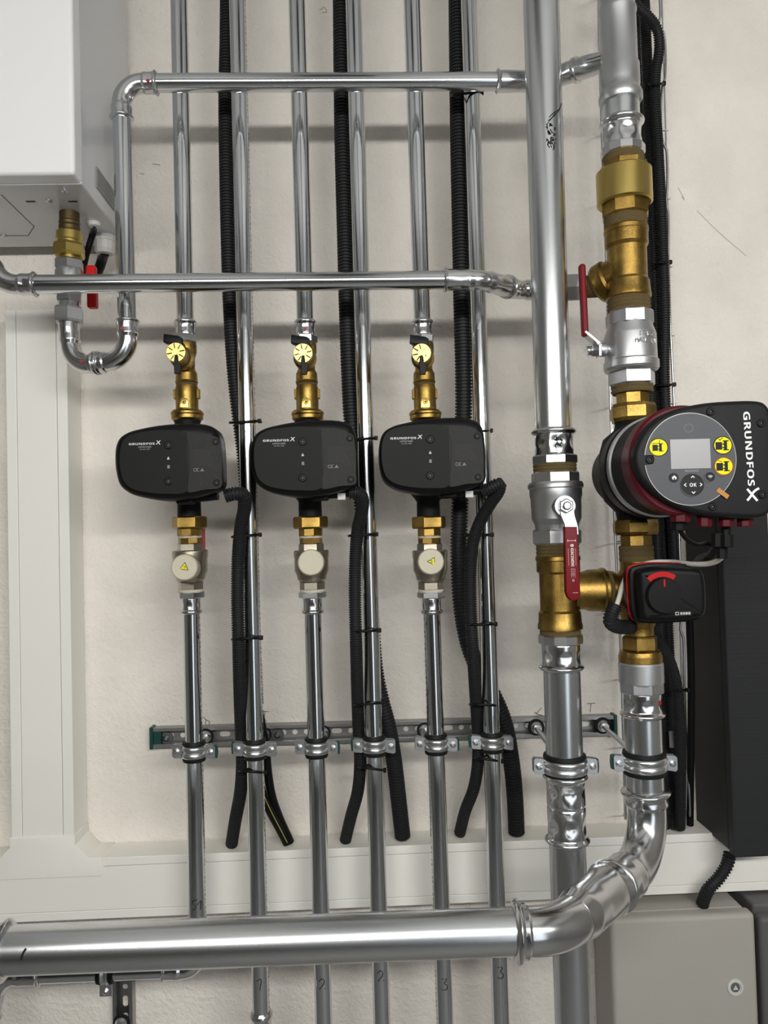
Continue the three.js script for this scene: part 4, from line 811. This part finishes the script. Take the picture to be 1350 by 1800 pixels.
{
  const { t, m, L, h } = rail('long slotted steel rail screwed to the wall behind the clamps', [266, 1298, 0.02], [1082, 1275.5, 0.02]);
  for (const y of [0, L]) part(t, 'end_cap', new RoundedBoxGeometry(h + 0.006, 0.006, RZ + 0.004, 2, 0.001).translate(0, y, RZ / 2 + 0.001).applyMatrix4(m), M.green, 'dark green plastic end cap');
  part(t, 'end_insert', new RoundedBoxGeometry(h - 0.006, 0.014, RZ - 0.004, 2, 0.001).translate(0, 0.009, RZ / 2).applyMatrix4(m), M.green, 'dark green plastic insert');
  for (const px of [293, 488]) {
    const c = at(px, px < 400 ? 1297 : 1291.5, 0.004); part(t, 'washer', disc(c.x, c.y, 0.0025, 0.0115, 0.0025, 28), M.darkGrey); part(t, 'screw', turned(V(c.x, c.y, 0.005), V(c.x, c.y, 1), caps([[0, 0.0065], [0.004, 0.006], [0.006, 0.003]]), { seg: 6, crease: 0.2 }), M.steel);
  }
}
// a two-part clamp: rubber liner, steel band with two ribs, two screwed ears, stud back to the rail
function clamp(label, ax, u, r, bolt, tail, group, big) {
  const k = big ? 1.15 : 1, s = ax.s, c = ax.p(u), rp = r / s;
  const t = thing('pipe_clamp', label, 'pipe clamp', c, group);
  part(t, 'rubber_liner', ax.lathe([[u - 18 * k, rp + 1], [u - 17 * k, rp + 4.5], [u - 13 * k, rp + 5.5], [u - 11 * k, rp + 3], [u + 11 * k, rp + 3], [u + 13 * k, rp + 5.5], [u + 17 * k, rp + 4.5], [u + 18 * k, rp + 1]]), M.rubber, 'black rubber liner');
  part(t, 'band', ax.lathe([[u - 11.5 * k, rp + 3], [u - 10 * k, rp + 6], [u - 6 * k, rp + 7.5], [u - 2 * k, rp + 6], [u, rp + 4.5], [u + 2 * k, rp + 6], [u + 6 * k, rp + 7.5], [u + 10 * k, rp + 6], [u + 11.5 * k, rp + 3]], { crease: 0.9 }), M.steel);
  for (const sd of [-1, 1]) {
    const x0 = rp + 2, x1 = rp + 22 * (big ? 1.1 : 1), hh = 11.5 * k, tilt = sd * 2.5;
    const P = (x, y) => new THREE.Vector2(c.x + sd * x * s, c.y - (y + tilt * (x - x0) / 20) * s);
    const pts = [P(x0, -hh * 0.8), P(x0 + 5, -hh), P(x1 - 3, -hh * 1.02), P(x1, -hh * 0.75), P(x1, hh * 0.8), P(x1 - 3, hh * 1.05), P(x0 + 5, hh), P(x0, hh * 0.8)];
    part(t, 'ear', join(slab(sd > 0 ? pts : pts.slice().reverse(), c.z + 0.003, c.z + 0.0055, 0.0004, 1), slab(sd > 0 ? pts : pts.slice().reverse(), c.z - 0.0055, c.z - 0.003, 0.0004, 1)), M.steel);
    const e = P((x0 + x1) / 2 + 2, 0); part(t, 'screw', join(turned(V(e.x, e.y, c.z - 0.007), V(e.x, e.y, 1), caps([[0, 0.003], [0.0125, 0.003], [0.0126, 0.0052], [0.0145, 0.0048], [0.016, 0.002]]), { seg: 14 })), M.steel);
    if (sd === tail) { const q = [P(x1 - 2, -hh), P(x1 + 3, -hh * 0.9), P(x1 + 4, 0), P(x1 + 3, hh * 0.9), P(x1 - 2, hh)]; part(t, 'liner_tail', slab(sd > 0 ? q : q.slice().reverse(), c.z - 0.004, c.z + 0.002, 0.0008, 1), M.green, 'dark green liner tail'); }
  }
  const b = at(...bolt, RZ);
  part(t, 'stud', rod(V(b.x, b.y, 0.01), V(c.x, c.y, c.z - r), big ? 0.0042 : 0.0038), M.steel);
  const w = part(t, 'washer', disc(b.x, b.y, RZ, big ? 0.0148 : 0.0135, 0.003, 30), M.rubber); part(w, 'stud_nut', turned(V(b.x, b.y, RZ + 0.003), V(b.x, b.y, 1), caps([[0, 0.0105], [0.003, 0.0105], [0.006, 0.0085], [0.012, 0.0075]]), { seg: 20 }), M.steel);
}
{
  const g = 'clamps on the small pipes';
  clamp('steel pipe clamp on the pipe below the leftmost black pump', odd[0], 1320, R28, [362, 1294], 1, g);
  clamp('steel pipe clamp on the riser right of the leftmost pump, beside corrugated conduit', even[0], 1316, R28, [464, 1291], -1, g);
  clamp('steel pipe clamp on the pipe below the middle black pump', odd[1], 1313, R28, [568, 1288], 1, g);
  clamp('steel pipe clamp on the riser right of the middle pump, beside thick conduit', even[1], 1310, R28, [660, 1285.5], -1, g);
  clamp('steel pipe clamp on the pipe below the rightmost black pump', odd[2], 1307, R28, [746, 1283], 1, g);
  clamp('steel pipe clamp on the riser right of the rightmost pump, green tail to the left', even[2], 1304, R28, [846, 1281], -1, g);
  clamp('large steel pipe clamp on scuffed pipe line, stud reaching back to the rail', big1b, 1345, R54, [942, 1278], 1, 'clamps on the large pipes', true);
  clamp('large steel pipe clamp on the return pipe above the big elbow', big2b, 1340, R54, [1059, 1275], -1, 'clamps on the large pipes', true);
  // lower left: upright rail and the clamp of the short branch
  const { t, m } = rail('short upright slotted rail below the manifold, lower left', [217, 1900, 0.02], [214, 1690, 0.02]);
  const row = new Axis('x', [60, 1713, ZR], [300, 1703, ZR]), c = row.p(187), s = row.s, k = R28 / s;
  const q = thing('pipe_clamp', 'steel pipe clamp hanging on the short horizontal branch below the manifold', 'pipe clamp', c, g);
  part(q, 'rubber_liner', row.lathe([[172, k + 1], [173, k + 4], [178, k + 5], [181, k + 3], [193, k + 3], [196, k + 5], [201, k + 4], [202, k + 1]]), M.rubber); part(q, 'band', row.lathe([[179, k + 3], [182, k + 6.5], [187, k + 5], [192, k + 6.5], [195, k + 3]]), M.steel);
  part(q, 'ear', box(c.x - 0.010, c.y - 0.037, c.z + 0.002, c.x + 0.010, c.y - 0.012, c.z + 0.005, 0.001), M.steel); part(q, 'screw', turned(V(c.x, c.y - 0.029, c.z + 0.004), V(c.x, c.y - 0.029, 1), caps([[0, 0.005], [0.003, 0.0048], [0.005, 0.002]]), { seg: 12 }), M.steel);
  const w = at(214, 1797, RZ), st = thing('rail_bolt', 'round rail bolt with black washer at the bottom edge, lower left', 'bolt', w, null);
  part(st, 'washer', disc(w.x, w.y, RZ, 0.0145, 0.003, 30), M.rubber); part(st, 'bolt_head', turned(V(w.x, w.y, RZ + 0.002), V(w.x, w.y, 1), caps([[0, 0.0105], [0.003, 0.0105], [0.008, 0.007]]), { seg: 20 }), M.steel);
}

// ---------------------------------------------------------------- corrugated conduits and cables
{
  const G = 'black corrugated conduits';
  const con = (label, pts, rpx, pitch = 5.4) => { const w = pts.map(p => at(...p)), s = 1.27 / F; const low = w.reduce((a, b) => b.y < a.y ? b : a); return solo('corrugated_conduit', label, 'conduit', corrugated(w, rpx * s, pitch * s), M.conduit, low.clone(), G); };
  const zc = 0.107;
  con('long black corrugated conduit between leftmost pump line and its right riser', [[400, -260, 0.105], [399, 60, 0.108], [397, 160, zc], [398, 280, zc], [401, 420, zc], [405, 540, zc], [411, 640, zc], [419, 720, 0.105], [429, 800, 0.095], [436, 900, 0.09], [441, 1000, 0.088], [446, 1130, 0.088], [450, 1240, 0.085]], 13.5);
  con('long black corrugated conduit between middle pump line and its right riser', [[597, -260, zc], [600, 100, zc], [602, 250, zc], [606, 400, zc], [610, 550, zc], [614, 660, zc], [620, 760, 0.11], [633, 860, 0.095], [645, 960, 0.09], [652, 1080, 0.088], [660, 1180, 0.088], [670, 1230, 0.09], [683, 1280, 0.088], [693, 1340, 0.075], [700, 1400, 0.06], [708, 1472, 0.038]], 14.8, 5.8);
  con('long black corrugated conduit between rightmost pump line and its right riser', [[801, -260, zc], [804, 100, zc], [806, 250, zc], [809, 400, zc], [812, 550, zc], [815, 680, 0.104], [813, 800, 0.097], [808, 900, 0.095], [807, 1000, 0.095], [813, 1080, 0.092], [826, 1140, 0.088], [848, 1190, 0.086], [868, 1225, 0.086], [886, 1270, 0.085], [899, 1340, 0.07], [905, 1400, 0.055], [908, 1465, 0.038]], 15.5, 6);
  con('black corrugated hose bending down from the leftmost pump to the trunking', [[396, 872, 0.205], [412, 868, 0.205], [428, 870, 0.198], [430, 890, 0.185], [424, 925, 0.168], [419, 980, 0.155], [418, 1060, 0.15], [420, 1140, 0.148], [422, 1220, 0.135], [424, 1280, 0.11], [426, 1345, 0.11], [423, 1390, 0.1], [414, 1440, 0.075], [407, 1484, 0.04]], 11.5, 4.2);
  con('black corrugated hose bending down from the middle pump to the trunking', [[614, 866, 0.205], [628, 866, 0.205], [637, 876, 0.195], [636, 900, 0.18], [629, 930, 0.165], [625, 980, 0.155], [624, 1050, 0.15], [626, 1130, 0.148], [628, 1210, 0.135], [630, 1275, 0.11], [633, 1345, 0.11], [629, 1390, 0.1], [617, 1435, 0.075], [607, 1477, 0.04]], 11, 4.2);
  con('black corrugated hose bending down from the rightmost pump to the trunking', [[848, 864, 0.205], [862, 858, 0.21], [878, 851, 0.21], [877, 862, 0.205], [862, 885, 0.19], [845, 915, 0.175], [832, 950, 0.165], [827, 1000, 0.155], [827, 1060, 0.15], [831, 1140, 0.148], [835, 1210, 0.135], [839, 1275, 0.11], [840, 1340, 0.11], [833, 1385, 0.1], [818, 1425, 0.075], [808, 1465, 0.04]], 10.8, 4.2);
  // two smooth cables beside the first riser
  const cab = (label, pts, r) => solo('power_cable', label, 'cable', tube(pts.map(p => at(...p)), r, 50), M.black, at(...pts[pts.length - 1]), 'smooth cables by the first riser');
  cab('smooth black cable right of first riser, running down into the trunking', [[455, 1250, 0.088], [466, 1310, 0.085], [471, 1360, 0.08], [478, 1400, 0.07], [492, 1440, 0.055], [510, 1480, 0.042]], 0.0075);
  const c2 = cab('black cable with pale yellow stripe behind the first riser', [[452, 1330, 0.09], [460, 1390, 0.085], [474, 1425, 0.075], [490, 1455, 0.06], [504, 1482, 0.046]], 0.007);
  part(c2, 'stripe', tube([[460, 1390, 0.093], [475.5, 1424, 0.0827], [491, 1454, 0.0677], [505, 1481, 0.0537]].map(p => at(...p)), 0.0008, 30, 6), std({ color: lin(0.45, 0.42, 0.1), roughness: 0.6 }), 'pale yellow stripe');
  // right-hand cable tray conduits
  const zt = 0.075;
  con('black corrugated conduit in wire tray, directly behind right large pipe', [[1103, -300, zt], [1118, 100, zt], [1122, 200, zt], [1127, 300, zt], [1136, 500, zt], [1144, 700, zt], [1152, 900, zt], [1161, 1130, zt], [1166, 1300, zt], [1168, 1456, 0.052]], 9.5, 4.6);
  con('black corrugated conduit in wire tray, middle of the three', [[1120, -300, 0.06], [1139, 150, 0.06], [1146, 350, 0.06], [1154, 600, 0.06], [1164, 900, 0.06], [1178, 1200, 0.055], [1184, 1456, 0.045]], 10, 4.6);
  con('black corrugated conduit looping outward at top of the wire tray', [[1108, -10, 0.12], [1120, 12, 0.12], [1140, 30, 0.115], [1155, 52, 0.105], [1159, 85, 0.095], [1153, 125, 0.088], [1152, 170, 0.085], [1157, 260, 0.085], [1162, 350, 0.085], [1166, 450, 0.085], [1169, 560, 0.085], [1168, 650, 0.085], [1172, 760, 0.085], [1180, 900, 0.08], [1188, 1050, 0.075]], 9.5, 4.6);
  con('black corrugated conduit curving from behind the actuator down to trunking', [[1148, 1112, 0.17], [1162, 1135, 0.165], [1178, 1165, 0.15], [1189, 1205, 0.13], [1194, 1260, 0.115], [1196, 1330, 0.10], [1196, 1400, 0.08], [1195, 1456, 0.052]], 10, 4.4);
}
// ---------------------------------------------------------------- wire cable tray on the right
{
  const t = thing('wire_tray', 'narrow galvanised wire cable tray behind the right large pipe', 'cable tray', at(1150, 1455, 0.02));
  const wire = (pts, r = 0.0023) => part(t, 'wire', tube(pts.map(p => at(...p)), r, 90, 8), M.steel);
  wire([[1159, -20, 0.07], [1160, 36, 0.07], [1157, 40, 0.07], [1167, 60, 0.07], [1168, 145, 0.07], [1165, 150, 0.07], [1164, 248, 0.07], [1170, 256, 0.07], [1171, 350, 0.07], [1168, 356, 0.07], [1173, 362, 0.07], [1175, 460, 0.07], [1178, 567, 0.07], [1183, 675, 0.07], [1190, 830, 0.07], [1194, 960, 0.07], [1197, 1096, 0.07], [1194, 1104, 0.07], [1199, 1110, 0.07], [1203, 1213, 0.07], [1207, 1320, 0.07], [1213, 1430, 0.07], [1211, 1445, 0.05]]);
  wire([[1163, -20, 0.03], [1172, 300, 0.03], [1180, 600, 0.03], [1190, 900, 0.03], [1198, 1200, 0.03], [1206, 1452, 0.03]], 0.0014);
  wire([[1052, -20, 0.06], [1053, 70, 0.06], [1059, 270, 0.06], [1065, 450, 0.06], [1072, 690, 0.06], [1078, 860, 0.06], [1084, 1010, 0.06], [1090, 1120, 0.06], [1096, 1300, 0.06], [1100, 1440, 0.06]]);
  wire([[1058, -20, 0.025], [1068, 450, 0.025], [1080, 860, 0.025], [1092, 1200, 0.025], [1098, 1440, 0.025]], 0.0014);
  for (let i = 0; i < 13; i++) { const y = -10 + i * 120, f = y / 1440; part(t, 'cross_wire', tube([[1053 + 46 * f, y, 0.06], [1056 + 43 * f, y + 2, 0.022], [1090 + 60 * f, y, 0.02], [1164 + 42 * f, y, 0.022], [1162 + 50 * f, y - 2, 0.07]].map(p => at(...p)), 0.0014, 30, 6), M.steel); }
  const l = at(1181, 1300, 0.10); part(t, 'label_tag', box(l.x - 0.004, l.y - 0.014, 0.098, l.x + 0.004, l.y + 0.014, 0.0995, 0), M.darkGrey, 'small grey tag');
}
// ---------------------------------------------------------------- cable ties
function tie(label, list, zs, group, tailTo) {            // strap around a set of round things: [px, py, z, half width px]
  const pts = [], n = 40, [x0, x1, py0, py1] = list, [z0, z1] = zs;
  for (let i = 0; i < n; i++) {
    const th = 2 * Math.PI * i / n, cx = (x0 + x1) / 2, hw = (x1 - x0) / 2, c = Math.cos(th), sn = Math.sin(th), e = v => Math.sign(v) * Math.pow(Math.abs(v), 0.8);
    const px = cx + hw * e(c), z = (z0 + z1) / 2 + (z1 - z0) / 2 * e(sn);
    pts.push(at(px, py0 + (py1 - py0) * (px - x0) / (x1 - x0), z));
  }
  const low = at((x0 + x1) / 2, py0, z0), t = thing('cable_tie', label, 'cable tie', low, group);
  part(t, 'strap', sweep(pts, () => 0.0022, { seg: 8, crease: 1, closed: true }), M.black);
  const h = at(x1, py1, (z0 + z1) / 2 + 0.004); part(t, 'head', box(h.x - 0.002, h.y - 0.0035, h.z - 0.003, h.x + 0.004, h.y + 0.0035, h.z + 0.003, 0.001), M.black);
  if (tailTo) { const e = at(tailTo[0], tailTo[1], (z0 + z1) / 2 + 0.006); part(t, 'tail', tube([h, h.clone().lerp(e, 0.6), e], 0.0018, 8, 6), M.black); }
}
{
  const g = 'cable ties', Z = [0.10, 0.147], Zh = [0.108, 0.165];
  tie('black cable tie on first riser at upper right corner of leftmost pump', [404, 455, 743, 740], Z, g, [460, 742]);
  tie('upper black cable tie holding the leftmost pump hose to its riser', [408, 456, 944, 940], Zh, g);
  tie('second black cable tie holding the leftmost pump hose to its riser', [408, 458, 1124, 1121], [0.108, 0.162], g);
  tie('black cable tie below the clamp on first riser from left', [420, 464, 1355, 1358], [0.094, 0.146], g);
  tie('black cable tie on middle riser at upper right corner of middle pump', [610, 660, 773, 770], Z, g, [663, 771]);
  tie('upper black cable tie holding the middle pump hose to its riser', [613, 661, 942, 939], Zh, g);
  tie('second black cable tie holding the middle pump hose to its riser', [617, 666, 1111, 1108], [0.108, 0.162], g);
  tie('black cable tie with stub tail above the clamp on middle riser', [622, 671, 1240, 1235], [0.098, 0.149], g, [675, 1229]);
  tie('black cable tie below the clamp on middle riser', [631, 675, 1348, 1354], [0.094, 0.146], g);
  tie('black cable tie on rightmost riser just below upper horizontal pipe', [794, 846, 168, 160], Z, g, [849, 166]);
  tie('black cable tie on rightmost riser at upper right corner of rightmost pump', [806, 862, 760, 757], Z, g, [866, 755]);
  tie('upper black cable tie holding the rightmost pump hose to its riser', [818, 864, 941, 940], Zh, g);
  tie('second black cable tie holding the rightmost pump hose to its riser', [820, 870, 1099, 1097], [0.108, 0.162], g);
  tie('black cable tie with stub tail above the clamp on rightmost riser', [826, 875, 1238, 1240], [0.098, 0.149], g, [879, 1229]);
  tie('black cable tie below the clamp on rightmost riser', [836, 880, 1332, 1338], [0.094, 0.146], g);
  tie('black cable tie on wire tray near top right, beside steel tee', [1142, 1166, 148, 147], [0.06, 0.10], g);
  tie('black cable tie on wire tray level with the brass tee', [1153, 1177, 462, 461], [0.06, 0.10], g);
  tie('black cable tie on wire tray just above the large pump', [1158, 1184, 677, 676], [0.06, 0.10], g);
  tie('black cable tie on wire tray low beside the dark box', [1184, 1208, 1214, 1213], [0.06, 0.14], g);
}
// ---------------------------------------------------------------- boxes on the right
{
  const zf = 0.147, zb = 0.002;
  const xl = at(1284, 1290, zf).x, xr = at(1362, 1200, zf).x, y0 = at(1310, 1508, zf).y, y1 = at(1290, 800, zf).y;
  const b = thing('control_cabinet', 'tall dark grey control box on wall below the large pump', 'cabinet', V((xl + xr) / 2, y0, zb));
  part(b, 'back_shell', box(xl, y0 + 0.004, zb, xr, y1 - 0.004, zf - 0.022, 0.003), M.darkBox);
  part(b, 'cover', box(xl - 0.001, y0, zf - 0.021, xr + 0.001, y1, zf, 0.004, 3), M.darkBox);
  for (const px of [1300, 1335]) { const p = at(px, 1510, 0.1); part(b, 'cable_knockout', rod(V(p.x, y0 + 0.004, 0.1), V(p.x, y0 - 0.003, 0.1), 0.009, { seg: 20 }), M.darkBox); }
  solo('corrugated_conduit', 'short black corrugated conduit between dark box and grey enclosure', 'conduit', corrugated([[1283, 1500, 0.10], [1278, 1520, 0.10], [1262, 1545, 0.10], [1246, 1562, 0.10], [1238, 1578, 0.095], [1234, 1592, 0.09]].map(p => at(...p)), 0.0105, 0.0052), M.conduit, at(1234, 1592, 0.09), 'black corrugated conduits');
  const zg = 0.125, gl = at(1078, 1750, zg).x, gr = at(1334, 1750, zg).x, gt = at(1200, 1611, zg).y;
  const e = thing('grey_enclosure', 'light grey wall enclosure with round key lock, bottom right', 'cabinet', V((gl + gr) / 2, gt - 0.32, zb));
  part(e, 'body', box(gl + 0.006, gt - 0.314, zb, gr - 0.006, gt - 0.003, zg - 0.03, 0.004), M.greyBox);
  part(e, 'door', box(gl, gt - 0.32, zg - 0.028, gr, gt, zg, 0.009, 4), M.greyBox);
  const k = at(1292, 1735, zg);
  const lk = part(e, 'lock', turned(V(k.x, k.y, zg), V(k.x, k.y, 1), [[-0.001, 0], [-0.001, 0.0135], [0.002, 0.0135], [0.003, 0.0125], [0.003, 0.0095], [0.0012, 0.009], [0.0012, 0]], { seg: 40 }), M.whitePlastic, 'round lock');
  part(lk, 'lock_insert', disc(k.x, k.y, zg + 0.0008, 0.0078, 0.0012, 30), M.darkGrey); part(lk, 'keyway', slab([0, 1, 2].map(i => new THREE.Vector2(k.x - 0.005 * Math.sin(i * 2.094), k.y + 0.005 * Math.cos(i * 2.094) - 0.0005)), zg + 0.0015, zg + 0.003), M.whitePlastic);
  const dl = at(1343, 1750, zg).x, dt = at(1340, 1588, 0.10).y;
  const d = thing('dark_enclosure', 'dark grey enclosure cut by the right edge, beside the grey one', 'cabinet', V(dl + 0.1, dt - 0.3, zb));
  part(d, 'body', box(dl, dt - 0.3, zb, dl + 0.2, dt, 0.10, 0.006, 3), M.darkGrey); part(d, 'lid', box(dl - 0.002, dt - 0.302, 0.10, dl + 0.202, dt - 0.012, 0.125, 0.008, 3), M.darkGrey);
}
// ---------------------------------------------------------------- valve under the boiler
{
  const ax = new Axis('y', [122, 380, 0.18], [121.5, 570, 0.18]);
  const u = thing('union_nut', 'bright brass union screwed into the boiler underside', 'pipe fitting', ax.p(458), 'brass union under the boiler');
  part(u, 'thread', ax.lathe([[369, 17], [390, 17], [392, 18], [396, 17], [400, 18], [404, 17], [410, 17.5]]), M.oldBrass);
  part(u, 'sleeve', ax.lathe([[408, 20], [410, 22], [424, 22.5], [426, 21], [432, 21]]), M.brassBright); part(u, 'nut', ax.nut(430, 452, 27.5, { turn: 0.15, ch: 0.2 }), M.brassBright); part(u, 'tail', ax.lathe([[450, 17], [462, 17]]), M.brassBright);
  const v = thing('ball_valve', 'chrome ball valve with red butterfly handle under the boiler', 'valve', ax.p(570), 'ball valve under the boiler');
  part(v, 'upper_nut', ax.nut(458, 476, 25, { turn: 0.2 }), M.steel); part(v, 'body', ax.lathe([[474, 22], [480, 24], [500, 24], [512, 22], [520, 20]]), M.steel);
  part(v, 'lower_nut', ax.nut(518, 532, 22.5, { turn: 0.3 }), M.steel); part(v, 'collar', ax.lathe([[530, 18], [544, 18]]), M.steel); part(v, 'union_nut', ax.nut(541, 568, 26, { turn: 0.25, ch: 0.15 }), M.cast);
  const c = ax.p(505), h = at(162, 505, 0.17);
  const st = part(v, 'stem', rod(c, h, 0.006), M.steel);
  part(v, 'handle', join(box(h.x - 0.008, h.y + 0.006, 0.163, h.x + 0.007, h.y + 0.034, 0.177, 0.003), box(h.x - 0.007, h.y - 0.034, 0.163, h.x + 0.008, h.y - 0.006, 0.177, 0.003), box(h.x - 0.004, h.y - 0.01, 0.158, h.x + 0.004, h.y + 0.01, 0.182, 0.002)), M.red, 'red butterfly handle');
}

renderer.render(scene, camera);
